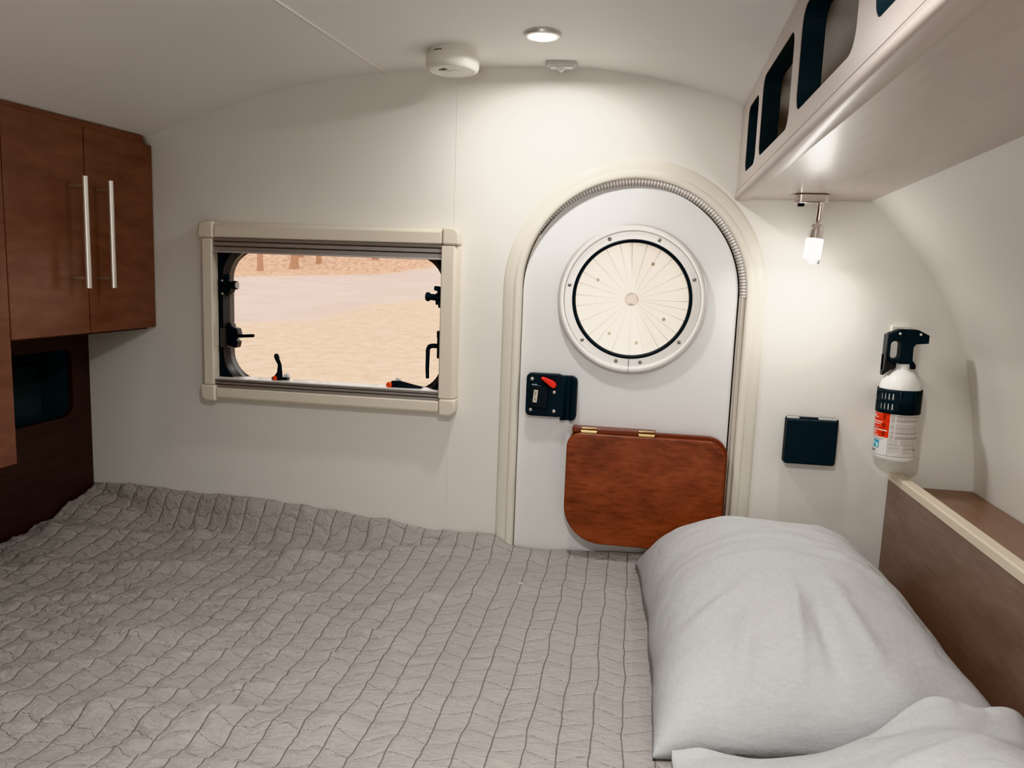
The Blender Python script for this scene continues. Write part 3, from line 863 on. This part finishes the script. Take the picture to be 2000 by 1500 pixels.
bm = B(); patch(bm, rad(-17), rad(100), .4815, .5705, .04125); lw = obj('text_label', bm, mat('silver white label', (.74, .70, .66), .45), ext); lw['label'] = 'white label of small print'
bm = B()
z = .566; rows = 0
while z > .486:
    if z > .517:
        dashes(bm, rad(-14), rad(-4), z, .0009, .0414, 1.4, .01, .04)
        if int(z * 1e4) % 5: dashes(bm, rad(0), rad(random.uniform(62, 76)), z, .0010, .0414, 1.2, .015, .08)
    elif z > .506:
        dashes(bm, rad(-14), rad(8), z, .0009, .0414, 1.0, .01, .03); dashes(bm, rad(16), rad(60), z, .0008, .0414, 1.0)
    else:
        dashes(bm, rad(-14), rad(random.choice([4, 10, 16])), z, .0008, .0414, .8, .02, .06); dashes(bm, rad(24), rad(random.choice([44, 70])), z, .0009, .0414, 1.0)
    z -= random.choice([.0018, .0018, .0018, .0036])
patch(bm, rad(58), rad(66), .4935, .4965, .0414)
obj('small_print', bm, mat('grey small print', (.30, .27, .25), .6), lw)
bm = B(); patch(bm, rad(-110), rad(100), .4803, .4808, .0413); patch(bm, rad(-17.8), rad(-17.2), .4805, .518, .0413, 1)
dashes(bm, rad(-85), rad(-30), .5145, .0008, .0413); dashes(bm, rad(-78), rad(-34), .5118, .0008, .0413)
obj('label_border', bm, mat('black print', (.05, .045, .045), .6), ext)
bm = B(); patch(bm, rad(-70), rad(-44), .4945, .5105, .0413); bl = obj('blue_emblem', bm, mat('cyan emblem', (.07, .42, .55), .4), ext)
bm = B()
for i in range(5): patch(bm, rad(-66 + i * .4), rad(-59 - abs(i - 2) * 1.2), .5055 - i * .0012, .5067 - i * .0012, .0415, 1)
for i in range(7): patch(bm, rad(-56 + abs(i - 4) * .8), rad(-47), .4957 + i * .0013, .4970 + i * .0013, .0415, 1)
obj('emblem_figure', bm, mat('pale emblem figure', (.75, .9, .95), .4), bl)
text_mesh('brand_print', 'lert', .0105, mat('black lettering', (.02, .02, .02), .5), ext, lambda u, v: cyl_pt(rad(-78) + u * .92 / .0413 * 1.25, .4855 + v, .0414))

# ------------------------------------------------------------------ ceiling fixtures
lx, ly = -.2, -.225
lz = ceil_z(lx, ly)
dl = thing('ceiling_light', 'round lit downlight with a thin silver rim in the ceiling', 'light', (lx, ly, lz))
bm = lathe(B(), [(.0345, .004), (.0350, -.003), (.0335, -.006), (.0295, -.0075), (.0275, -.006), (.0275, .004)], (lx, ly, lz), 48, closed=True); obj('rim', bm, M['alum'], dl)
bm = lathe(B(), [(.0276, -.004), (.020, -.0085), (.010, -.0105), (0, -.011)], (lx, ly, lz), 40); obj('lens', bm, M['led'], dl)

dx, dy = -.396, -.135
dz = ceil_z(dx, dy)
sd = thing('smoke_detector', 'round white smoke detector mounted on the ceiling left of the downlight', 'smoke detector', (dx, dy, dz))
bm = lathe(B(), [(.0500, .003), (.0505, -.011), (.049, -.012), (0, -.012)], (dx, dy, dz), 56); bs = obj('mounting_base', bm, M['offwhite'], sd)
bm = B()
for i in range(5):
    t = rad(238 + i * 4.2); p = Vector((dx + .0507 * math.cos(t), dy + .0507 * math.sin(t), dz - .0085))
    lathe(bm, [(.0011, -.001), (.0011, .001)], p, 8)
obj('vent_hole', bm, M['gap'], bs)
bm = lathe(B(), [(.0535, -.0105), (.0550, -.013), (.0548, -.030), (.0525, -.037), (.047, -.0405), (.044, -.0405), (.043, -.0395), (.02, -.040), (0, -.040)], (dx, dy, dz), 64)
bd = obj('housing', bm, M['offwhite'], sd, smooth=40)
bm = B()
for k, r in enumerate((.018, .0225, .027)):
    v0 = None
    for i in range(9):
        t = rad(205 + i * 6); v = [bm.verts.new((dx + q * math.cos(t), dy + q * math.sin(t), dz - .0404)) for q in (r, r + .0022)]
        if v0: bm.faces.new((v0[0], v[0], v[1], v0[1]))
        v0 = v
obj('sounder_slot', bm, M['gap'], bd)
bm = lathe(B(), [(0, -.0412), (.016, -.0412), (.017, -.0395)], (dx + .006, dy + .004, dz), 24); obj('test_button', bm, M['offwhite'], bd)

wx, wy = -.181, -.034
wz = ceil_z(wx, wy)
sw = thing('light_switch', 'small white switch plate on the ceiling edge above the door', 'switch', (wx, wy, wz))
bm = prism(B(), rrect(wx - .034, wx + .034, wy - .018, wy + .018, .008), wz + .002, wz - .009, 'z'); obj('plate', bm, M['greyplastic'], sw, .003, 3)
bm = prism(B(), rrect(wx - .024, wx + .024, wy - .011, wy + .011, .003), wz - .009, wz - .0115, 'z'); obj('bezel', bm, M['white'], sw, .001)
bm = prism(B(), [(wx - .012, wz - .0115), (wx + .008, wz - .0115), (wx + .001, wz - .0185), (wx - .003, wz - .0185)], wy - .007, wy + .007, 'y'); obj('rocker', bm, M['white'], sw, .001)

# ------------------------------------------------------------------ overhead shelf
XS = .206
sz = lambda y: 1.0045 + .018 * (-y)
sh = thing('overhead_shelf', 'long taupe overhead shelf with cut out cubby openings along the right wall', 'shelf', (XS, -.8, 1.0))
SY0, SY1 = -1.95, -.0015
top = [(y, ceil_z(XS, y) - .003) for y in np.linspace(SY1, SY0, 30)]
outline = [(SY0, sz(SY0)), (SY1, sz(SY1))] + [(float(a), float(b)) for a, b in top]
holes = [rrect(-.230, -.098, 1.046, 1.172, .022), rrect(-.545, -.270, 1.050, 1.188, .024), rrect(-.890, -.593, 1.060, 1.197, .026), rrect(-1.25, -.948, 1.066, 1.198, .026), rrect(-1.60, -1.305, 1.07, 1.2, .026)]
obj('fascia', prism(B(), outline, XS, XS + .012, 'x', holes), M['shelffront'], sh, smooth=0)
def xs_shell(z):   # inner face of the curved wall at height z (upper part)
    pts = [(p[1], p[0]) for p in CURVE if p[0] > .1 and p[1] > .3][::-1]
    return float(np.interp(z, [p[0] for p in pts], [p[1] for p in pts]))
bm = B()
rows = []
for y in (SY1, -.4, -.8, -1.2, SY0):
    z = sz(y); x1 = xs_shell(z) - .001
    rows.append([bm.verts.new(p) for p in ((XS + .0, y, z), (x1, y, z), (x1 - .016, y, z + .016), (XS + .0, y, z + .016))])
for a, b in zip(rows, rows[1:]):
    for i in range(4): bm.faces.new((a[i], a[(i + 1) % 4], b[(i + 1) % 4], b[i]))
bm.faces.new(rows[0]); bm.faces.new(rows[-1])
obj('bottom_board', bm, M['shelf'], sh, smooth=0)
bm = B()
pys = [SY1, -.4, -.8, -1.2, SY0]
sweep(bm, pys, [(-.003, .012), (-.0045, .004), (-.003, -.002), (.002, -.004), (.0235, -.004), (.0255, -.0025), (.0255, .0), (-.001, .0), (-.001, .012)],
      lambda i: (Vector((XS, pys[i], sz(pys[i]))), Vector((1, 0, 0)), Vector((0, 0, 1))))
obj('edge_moulding', bm, M['shelffront'], sh, smooth=60)
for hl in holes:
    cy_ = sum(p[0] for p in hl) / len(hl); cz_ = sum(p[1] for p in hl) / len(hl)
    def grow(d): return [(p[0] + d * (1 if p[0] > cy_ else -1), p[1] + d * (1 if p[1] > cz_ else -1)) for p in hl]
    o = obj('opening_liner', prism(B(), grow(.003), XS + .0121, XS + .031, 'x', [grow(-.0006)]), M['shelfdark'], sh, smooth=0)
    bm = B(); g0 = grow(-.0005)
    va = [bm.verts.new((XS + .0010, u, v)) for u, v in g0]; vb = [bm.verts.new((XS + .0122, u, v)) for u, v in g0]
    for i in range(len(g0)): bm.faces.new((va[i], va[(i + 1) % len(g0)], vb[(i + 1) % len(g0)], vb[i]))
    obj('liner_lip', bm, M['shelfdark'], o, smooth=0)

# ------------------------------------------------------------------ reading lamp below the shelf
RX, RY = .341, -.098
rz = sz(RY)
rl = thing('reading_lamp', 'chrome reading spotlight with lit frosted shade under the overhead shelf', 'lamp', (RX, RY, rz))
bm = prism(B(), rrect(RX - .034, RX + .033, RY - .014, RY + .014, .0135, 8), rz - .0005, rz - .0165, 'z'); obj('base', bm, M['chrome'], rl, .0015)
obj('base_plate', prism(B(), rrect(RX - .035, RX + .012, RY - .0145, RY + .0145, .010, 8), rz - .0165, rz - .0185, 'z'), M['chrome'], rl, .0007)
bm = box(B(), RX - .026, RX - .014, RY - .005, RY + .005, rz - .0245, rz - .0185); obj('switch', bm, M['blacksmooth'], rl, .001)
bm = tube(B(), [(RX + .0185, RY, rz - .016), (RX + .0165, RY, rz - .050), (RX + .016, RY, rz - .055)], [.0068, .0068, .005], 20); obj('stem', bm, M['chrome'], rl)
tdir = Vector((-.09, -.02, -1)).normalized()
p0 = Vector((RX + .0155, RY, rz - .054))
bm = lathe(B(), [(0, .0042), (.003, .003), (.0042, 0), (.003, -.003), (0, -.0042)], p0 + tdir * .003, 16); obj('ball_joint', bm, M['chrome'], rl)
bm = tube(B(), [p0 + tdir * d for d in (.005, .0055, .009, .018, .0185, .035)], [.006, .0105, .0125, .0125, .0142, .0142], 28); obj('lamp_head', bm, M['chrome'], rl)
bm = tube(B(), [p0 + tdir * d for d in (.0335, .0345, .072, .074)], [.0145, .0168, .0168, .0155], 28); obj('lamp_shade', bm, M['frost'], rl)
bm = tube(B(), [p0 + Vector((.006, .006, 0)) + tdir * d for d in (.066, .084)], [.0115, .0115], 24); obj('diffuser_ring', bm, mat('perforated metal', (.45, .45, .45), .5, .5, bump=.8, bscale=900), rl)

# ------------------------------------------------------------------ headboard and ledge
XH = .572
hb = thing('headboard', 'brown wooden headboard panel with cream top rail along the bed head', 'headboard', (XH, -.9, 0))
obj('panel', box(B(), XH, XH + .016, -2.0, -.0015, 0, .414), M['head'], hb, .001)
bm = B()
hy = [-.0015, -.010, -.024, -2.0]
prof_r = [(-.0015, .414), (-.0015, .4285), (.001, .4315), (.0195, .4315), (.0205, .430), (.0205, .414)]
rows = []
for y, k in zip(hy, (.45, .85, 1, 1)):
    rows.append([bm.verts.new((XH + a, y, .414 + (b - .414) * k)) for a, b in prof_r])
for a, b in zip(rows, rows[1:]):
    for i in range(6): bm.faces.new((a[i], a[(i + 1) % 6], b[(i + 1) % 6], b[i]))
bm.faces.new(rows[0]); bm.faces.new(rows[-1])
rl_ = obj('top_rail', bm, M['edging'], hb); rl_['label'] = 'cream edge banding'
lg = thing('storage_ledge', 'brown wooden ledge between the headboard and the curved wall', 'ledge', (.66, -.9, 0))
obj('board', box(B(), XH + .0205, .7445, -2.0, -.0015, .384, .398), M['ledge'], lg, .001)
obj('front_batten', box(B(), XH + .0205, XH + .04, -2.0, -.0015, 0, .384), M['ledge'], lg)

# ------------------------------------------------------------------ bed
MT = .150
bm = box(B(), -1.350, .568, -2.05, -.003, .002, MT)
mt = obj('mattress', bm, M['sheet'], None, .02, 4)
tag(mt, 'dark grey sheeted mattress showing behind the pillow', 'mattress')

def smooth(t): t = min(max(t, 0), 1); return t * t * (3 - 2 * t)
RIDGES = [  # x0,y0,x1,y1,height,width
    (-1.05, -.86, -.40, -.79, .012, .035), (-.72, -.205, -.30, -.02, .016, .032), (-.40, -.02, -.20, -.05, .012, .03),
    (-1.20, -.36, -.90, -.30, .010, .03), (-1.3, -.22, -1.0, -.11, .014, .03), (-1.0, -.13, -.68, -.20, .010, .035),
    (-.55, -.46, -.38, -.52, .008, .022), (-.46, -.40, -.30, -.26, .008, .025), (-1.1, -.62, -.7, -.60, .007, .03),
    (-.86, -.98, -.5, -.93, .007, .04), (-1.25, -.50, -1.0, -.47, .008, .028), (-.9, -.42, -.62, -.38, .006, .025)]
def seg_d(x, y, a):
    dx, dy = a[2] - a[0], a[3] - a[1]; L2 = dx * dx + dy * dy
    t = min(max(((x - a[0]) * dx + (y - a[1]) * dy) / L2, 0), 1)
    return math.hypot(x - a[0] - t * dx, y - a[1] - t * dy), t
def quilt_z(x, y):
    z = .176
    edge = float(np.interp(x, [-1.357, -1.0, -.77, -.56, -.39, -.25, -.19, 0, .1, .5], [.256, .250, .242, .222, .198, .183, .181, .192, .197, .19]))
    w = float(np.interp(x, [-1.3, -.6, -.2, .2], [.085, .07, .05, .05]))
    t = smooth(1 + y / w) if y > -w else 0
    z += (edge - z) * t
    # far rise beside the bulkhead
    le = float(np.interp(-y, [0, .117, .216, .306, .6, 1.2], [.074, .050, .025, .013, .006, .004]))
    z = max(z, .176 + le * smooth((-1.357 + .30 - x) / .30 + .0)) if x < -1.057 else z
    # hollow in front of the lip
    z -= .010 * math.exp(-((y + .13) / .06) ** 2) * smooth((-.35 - x) / .3)
    fade = smooth((.05 - x) / .25)
    for a in RIDGES:
        d, tt = seg_d(x, y, a)
        if d < 3 * a[5]: z += a[4] * math.exp(-(d / a[5]) ** 2) * fade
    left = smooth((-.15 - x) / .5)
    z += fade * (.006 * noise.noise(Vector((x * 5, y * 9, 1.7))) + left * .0060 * noise.noise(Vector((x * 8 + y * 5, y * 22 + x * 3, 4.1))))
    # sharp drag wrinkles, strongest over the left half
    q = noise.noise(Vector((x * 3.2 + y * 3, y * 15 - x * 3.5, 7.7))); q2 = noise.noise(Vector((x * 7 - y * 5, y * 30 + x * 5, 3.1)))
    z += fade * (.3 + .7 * left) * (.0065 * (1 - min(1, abs(q) * 3.2)) ** 2 + .0035 * (1 - min(1, abs(q2) * 3.0)) ** 2)
    z += .0013 * noise.noise(Vector((x * 28, y * 60, 8.2))) + .0008 * noise.noise(Vector((x * 70, y * 110, 1.2)))
    return max(z, MT + .012)
QX0, QX1, QY0, QY1 = -1.352, .36, -1.95, -.004
nx, ny = 330, 330
xs = np.linspace(QX0, QX1, nx + 1)
# finer rows close to the wall
ysq = [QY1 - (QY1 - QY0) * (j / ny) ** 1.25 for j in range(ny + 1)]
bm = B(); uvl = bm.loops.layers.uv.new('UVMap')
gv = []
for y in ysq:
    gv.append([bm.verts.new((float(x), y, quilt_z(float(x), y))) for x in xs])
# flat cloth coordinates: arc length down each column, so the seams follow the folds
VL = {}
for i in range(nx + 1):
    acc = 0
    for j in range(ny, -1, -1):
        if j < ny: acc += (gv[j][i].co - gv[j + 1][i].co).length
        VL[(j, i)] = acc
def uvof(j, i):
    x, y = gv[j][i].co.x, gv[j][i].co.y
    return (x - .0195 + .004 * noise.noise(Vector((x * 3, y * 4, 5))), .55 * VL[(j, i)] + .45 * (y - QY0) + (VL[(j, i)] - (y - QY0)) * .45 + .006 * noise.noise(Vector((x * 4, y * 4, 2))))
for j in range(ny):
    for i in range(nx):
        ids = ((j, i), (j, i + 1), (j + 1, i + 1), (j + 1, i))
        f = bm.faces.new([gv[p][q] for p, q in ids])
        for lp, (p, q) in zip(f.loops, ids): lp[uvl].uv = uvof(p, q)
# hem turned down to the mattress
for seq in ([gv[j][0] for j in range(ny + 1)], [gv[j][nx] for j in range(ny + 1)], [gv[0][i] for i in range(nx + 1)], [gv[ny][i] for i in range(nx + 1)]):
    low = [bm.verts.new((v.co.x, v.co.y, MT + .003)) for v in seq]
    for i in range(len(seq) - 1):
        f = bm.faces.new((seq[i], seq[i + 1], low[i + 1], low[i]))
        for lp in f.loops: lp[uvl].uv = (lp.vert.co.x, lp.vert.co.y - lp.vert.co.z)
ql = obj('quilt', bm, M['quilt'], None, smooth=180)
tag(ql, 'grey quilted bedspread with zigzag stitching, rumpled over the mattress', 'quilt')

# white scrap lying on the quilt
cxs, cys = -.203, -.205
bm = box(B(), cxs - .0045, cxs + .0045, cys - .0012, cys + .0012, quilt_z(cxs, cys) + .0005, quilt_z(cxs, cys) + .002)
bmesh.ops.rotate(bm, verts=bm.verts, cent=(cxs, cys, 0), matrix=Matrix.Rotation(.2, 3, 'Z'))
tag(obj('lint_scrap', bm, M['white'], None), 'tiny white scrap of lint lying on the grey quilt', 'lint')

# pillows
def make_pillow(name, label, cx, cy, a, b, H, base, prof, rot=0, seed=0, folds=(), level=None, shear=0):
    NU, NV = 110, 130
    bm = B(); top = []; bot = []
    cr, sr = math.cos(rot), math.sin(rot)
    for j in range(NV + 1):
        v = -1 + 2 * j / NV; v = math.copysign(1 - (1 - abs(v)) ** 1.35, v)
        rt, rb = [], []
        for i in range(NU + 1):
            u = -1 + 2 * i / NU; u = math.copysign(1 - (1 - abs(u)) ** 1.35, u)
            px = a * u * (1 - .055 * (1 - v * v) ** 1 ) + .006 * noise.noise(Vector((v * 3, seed, u * 1.5)))
            py = b * v * (1 - .045 * (1 - u * u)) + .008 * noise.noise(Vector((u * 3, seed + 5, v * 1.5)))
            e = max(0, (1 - abs(u) ** 2.4)) ** .46 * max(0, (1 - abs(v) ** 2.8)) ** .46
            x = cx + px * cr - py * sr; y = cy + px * sr + py * cr + shear * px
            h = H * e * prof(u, v)
            w = min(1, e * 1.6)
            h += w * (.010 * noise.noise(Vector((px * 7, py * 7, seed + .3))) + .004 * noise.noise(Vector((px * 12 + py * 8, py * 30 - px * 10, seed + 2.2))))
            for f in folds:
                d, tt = seg_d(px, py, f)
                if d < 3 * f[5]: h += w * f[4] * math.exp(-(d / f[5]) ** 2) * math.sin(PI * min(max(tt, .05), .95)) 
            zb = base(x, y)
            lo = zb + .003
            rt.append(bm.verts.new((x, y, max(lo + .004 * (e > 0), (zb if level is None else level) + .004 + h)) if e > 0 else (x, y, lo)))
            rb.append(rt[-1] if (i in (0, NU) or j in (0, NV)) else bm.verts.new((x, y, lo)))
        top.append(rt); bot.append(rb)
    for j in range(NV):
        for i in range(NU):
            bm.faces.new((top[j][i], top[j][i + 1], top[j + 1][i + 1], top[j + 1][i]))
            q = (bot[j][i], bot[j + 1][i], bot[j + 1][i + 1], bot[j][i + 1])
            if len(set(q)) >= 3:
                try: bm.faces.new(q)
                except ValueError: pass
    pts = [(v.co.x, v.co.y, v.co.z) for r in top for v in r]
    o = obj(name, bm, M['pillow'], None, smooth=180)
    return tag(o, label, 'pillow', 'pillows on the bed'), pts

under = lambda x, y: (quilt_z(x, y) if x < QX1 + .01 else MT) + .002
p1, pts1 = make_pillow('pillow', 'grey linen pillow lying against the far wall beside the door', .300, -.400, .252, .355, .198, under,
    lambda u, v: (1.0 - .16 * smooth(-v)) * (1 - .20 * smooth((u - .25) / .75)) - .08 * math.exp(-((u - .35) / .4) ** 2 - ((v + .55) / .28) ** 2), rot=.035, seed=1, level=.180,
    folds=[(-.05, -.31, -.03, -.12, .009, .010), (.0, -.32, -.01, -.15, -.009, .012), (-.14, -.33, -.10, -.17, .008, .014), (.07, -.29, .02, -.09, .007, .014),
           (-.2, .06, .1, .0, .004, .010), (-.15, .2, .05, .16, .004, .008), (-.18, -.04, .12, -.08, .005, .010), (-.05, .10, .15, .08, .004, .008), (.02, -.02, .2, -.10, .005, .012),
           (.06, .26, .2, .12, .004, .010), (.1, .05, .23, -.2, -.005, .016), (-.22, -.2, -.05, -.1, .005, .012)])
# smoothed height map of pillow one for the pillow that overlaps it
GS = .012
gw, gh = 60, 80
hm = np.zeros((gw, gh))
for x, y, z in pts1:
    i, j = int(round(x / GS)) + 5, int(round((y + .95) / GS))
    if 0 <= i < gw and 0 <= j < gh: hm[i, j] = max(hm[i, j], z)
hm = np.maximum(hm, .182)
for _ in range(3):      # spread, then soften
    p = np.pad(hm, 1, mode='edge')
    if _ == 0: hm = np.max([p[a:a + gw, b:b + gh] for a in range(3) for b in range(3)], axis=0)
    else: hm = np.maximum(hm, np.mean([p[a:a + gw, b:b + gh] for a in range(3) for b in range(3)], axis=0))
def p1_top(x, y):
    fi, fj = x / GS + 5, (y + .95) / GS
    i, j = int(math.floor(fi)), int(math.floor(fj))
    if not (0 <= i < gw - 1 and 0 <= j < gh - 1): return 0
    a, b = fi - i, fj - j
    return float(hm[i, j] * (1 - a) * (1 - b) + hm[i + 1, j] * a * (1 - b) + hm[i, j + 1] * (1 - a) * b + hm[i + 1, j + 1] * a * b)
def under2(x, y): return max(p1_top(x, y) + .003, under(x, y))
p2, _ = make_pillow('pillow', 'nearest grey linen pillow, overlapping the edge of the other pillow', .318, -1.074, .236, .335, .160, under2,
    lambda u, v: (.38 + .64 * smooth((u + .9) / 1.5)), rot=.0, shear=.20, seed=7, folds=[(-.05, .15, .15, .22, .005, .012), (.0, -.1, .2, .1, .006, .015)])

# ------------------------------------------------------------------ outside
def gz(x, y):
    z = -.55 + .06 * max(0, y - 2)
    if y > 25: z += .12 * (y - 25)
    return z
def outdoor():
    m = bpy.data.materials.new('dry grass, gravel and leaf litter'); m.use_nodes = True
    nt = m.node_tree; b = nt.nodes['Principled BSDF']; L = nt.links.new; N = nt.nodes.new
    vc = N('ShaderNodeVertexColor'); vc.layer_name = 'zone'
    sp = N('ShaderNodeSeparateColor'); L(vc.outputs[0], sp.inputs[0])
    tc = N('ShaderNodeTexCoord')
    def nz(scale, d): 
        n = N('ShaderNodeTexNoise'); n.inputs['Scale'].default_value = scale; n.inputs['Detail'].default_value = d; n.inputs['Roughness'].default_value = .7
        L(tc.outputs['Object'], n.inputs['Vector']); return n.outputs['Fac']
    def ramp(f, c0, c1, p0=.35, p1=.65):
        r = N('ShaderNodeValToRGB'); r.color_ramp.elements[0].position = p0; r.color_ramp.elements[1].position = p1
        r.color_ramp.elements[0].color = (*c0, 1); r.color_ramp.elements[1].color = (*c1, 1); L(f, r.inputs[0]); return r.outputs[0]
    grass = ramp(nz(6.0, 9), (.40, .325, .245), (.58, .51, .425), .32, .68)
    road = ramp(nz(.8, 6), (.43, .375, .35), (.47, .425, .405))
    leaf = ramp(nz(6.5, 10), (.33, .215, .15), (.58, .45, .35), .4, .6)
    m1 = N('ShaderNodeMix'); m1.data_type = 'RGBA'; L(sp.outputs[0], m1.inputs[0]); L(grass, m1.inputs[6]); L(road, m1.inputs[7])
    m2 = N('ShaderNodeMix'); m2.data_type = 'RGBA'; L(sp.outputs[1], m2.inputs[0]); L(m1.outputs[2], m2.inputs[6]); L(leaf, m2.inputs[7])
    L(m2.outputs[2], b.inputs['Base Color']); b.inputs['Roughness'].default_value = .95; b.inputs['Specular IOR Level'].default_value = .1
    return m
bm = B(); vcl = bm.loops.layers.color.new('zone')
gx = np.linspace(-42, 20, 156); gy = np.concatenate([np.linspace(.6, 25, 130), np.linspace(25.4, 70, 60)])
rows = []
for y in gy: rows.append([bm.verts.new((float(x), float(y), gz(x, float(y)) + .05 * noise.noise(Vector((x * .5, y * .5, 0))) * min(1, max(0, (y - 1) / 4)))) for x in gx])
def road_edges(x):
    near = float(np.interp(x, [-40, -9, -6.2, -5.4, -5.0, -4.2, 0, 20], [8.4, 8.9, 9.8, 11.7, 14.5, 21, 30, 42]))
    far = float(np.interp(x, [-40, -16, -11.5, -9, -7, 0, 20], [17.5, 19, 20, 23, 28, 38, 60]))
    return near, far
def zone(v):
    x, y = v.co.x, v.co.y
    x += .35 * noise.noise(Vector((x * .9, y * .9, 3))); y += .9 * noise.noise(Vector((x * .7, y * .5, 9)))
    n_, f_ = road_edges(x)
    r = smooth((y - n_) / .9 + .5) * smooth((f_ - y) / .8 + .5)
    l = smooth((y - f_) / .8 + .5)
    return (r, l, 0, 1)
for a, b in zip(rows, rows[1:]):
    for i in range(len(a) - 1):
        f = bm.faces.new((a[i], a[i + 1], b[i + 1], b[i]))
        for lp in f.loops: lp[vcl] = zone(lp.vert)
gd = obj('ground', bm, outdoor(), None, smooth=180)
tag(gd, 'dry straw grass with a pale gravel road outside the window', 'ground', kind='structure')
# the bare trunks past the road (only their feet show)
bark = mat('pale orange brown bark', (.40, .25, .17), .9, var=.2, vscale=12)  # bark toned close to the leaf litter
for (x, y, r, lean) in ((-14.6, 23.5, .10, .02), (-12.6, 23.0, .09, -.01), (-12.4, 25.2, .13, .015), (-11.9, 26.3, .09, 0), (-10.1, 27.5, .10, .02), (-13.2, 27.5, .12, -.02), (-8.4, 30.5, .10, .0)):
    tr = thing('tree', 'slim bare orange brown tree trunk past the gravel road outside the window', 'tree', (x, y, gz(x, y)), 'bare trees past the road')
    z = gz(x, y) - .1
    obj('trunk', tube(B(), [(x, y, z), (x + lean, y, z + .35), (x + lean * 3, y, z + 2.5), (x + lean * 8, y + .1, z + 6.5)], [r * 1.5, r * 1.1, r, r * .5], 10), bark, tr)
    bm = B()
    for k in range(4):
        h = z + 3.2 + k * .8; a = k * 2.1 + x
        tube(bm, [(x + lean * 4, y, h), (x + lean * 4 + .6 * math.cos(a), y + .6 * math.sin(a), h + .8), (x + lean * 4 + 1.1 * math.cos(a), y + 1.1 * math.sin(a), h + 1.9)], [r * .4, r * .25, r * .08], 7)
    obj('branch', bm, bark, tr)

# ------------------------------------------------------------------ light
w = bpy.data.worlds.new('overcast sky'); SC.world = w; w.use_nodes = True
bg = w.node_tree.nodes['Background']; bg.inputs[0].default_value = (1, .97, .94, 1); bg.inputs[1].default_value = 1.6

def area(name, loc, rot, size, power, col=(1, .975, .945), shape='DISK', size_y=None, spread=180):
    l = bpy.data.lights.new(name, 'AREA'); l.shape = shape; l.size = size; l.energy = power; l.color = col
    if size_y: l.size_y = size_y
    l.spread = math.radians(spread)
    o = bpy.data.objects.new(name, l); o.location = loc; o.rotation_euler = rot; COL.objects.link(o)
    return o
area('downlight_lamp', (lx, ly, lz - .014), (0, 0, 0), .05, 1.9, spread=172)
def point(name, loc, power, r, col=(1, .975, .945)):
    l = bpy.data.lights.new(name, 'POINT'); l.energy = power; l.shadow_soft_size = r; l.color = col
    o = bpy.data.objects.new(name, l); o.location = loc; COL.objects.link(o); return o
area('reading_bulb', tuple(p0 + tdir * .0875 + Vector((-.003, -.004, 0))), (0, 0, 0), .03, .35)
point('reading_glow', tuple(p0 + tdir * .1 + Vector((-.004, -.014, 0))), .3, .016)
# the cabin's other downlight, nearer the viewer, then two added fill lamps
area('near_downlight_lamp', (-.05, -1.35, 1.24), (0, 0, 0), .06, 6.8, spread=165)
area('left_fill_lamp', (-.42, -.80, 1.262), (0, 0, 0), .05, 2.6, spread=118)  # added lamp without a fitting, brightens the lower cabinet doors
area('near_wall_fill', (-.1, -2.2, .75), (math.radians(95), 0, math.radians(-24)), .5, 3.6, (1, .98, .97), 'RECTANGLE', .7)  # added fill light inside the near wall, which has no open door
# only the first downlight and the reading lamp have modelled fittings
SC.view_settings.view_transform = 'Khronos PBR Neutral'
SC.view_settings.look = 'None'
SC.view_settings.exposure = .43
SC.cycles.max_bounces = 8
SC.cycles.use_adaptive_sampling = True
SC.cycles.adaptive_threshold = .05
SC.cycles.diffuse_bounces = 5
SC.cycles.transparent_max_bounces = 12
SC.cycles.sample_clamp_indirect = 6
SC.cycles.caustics_reflective = False
SC.cycles.caustics_refractive = False
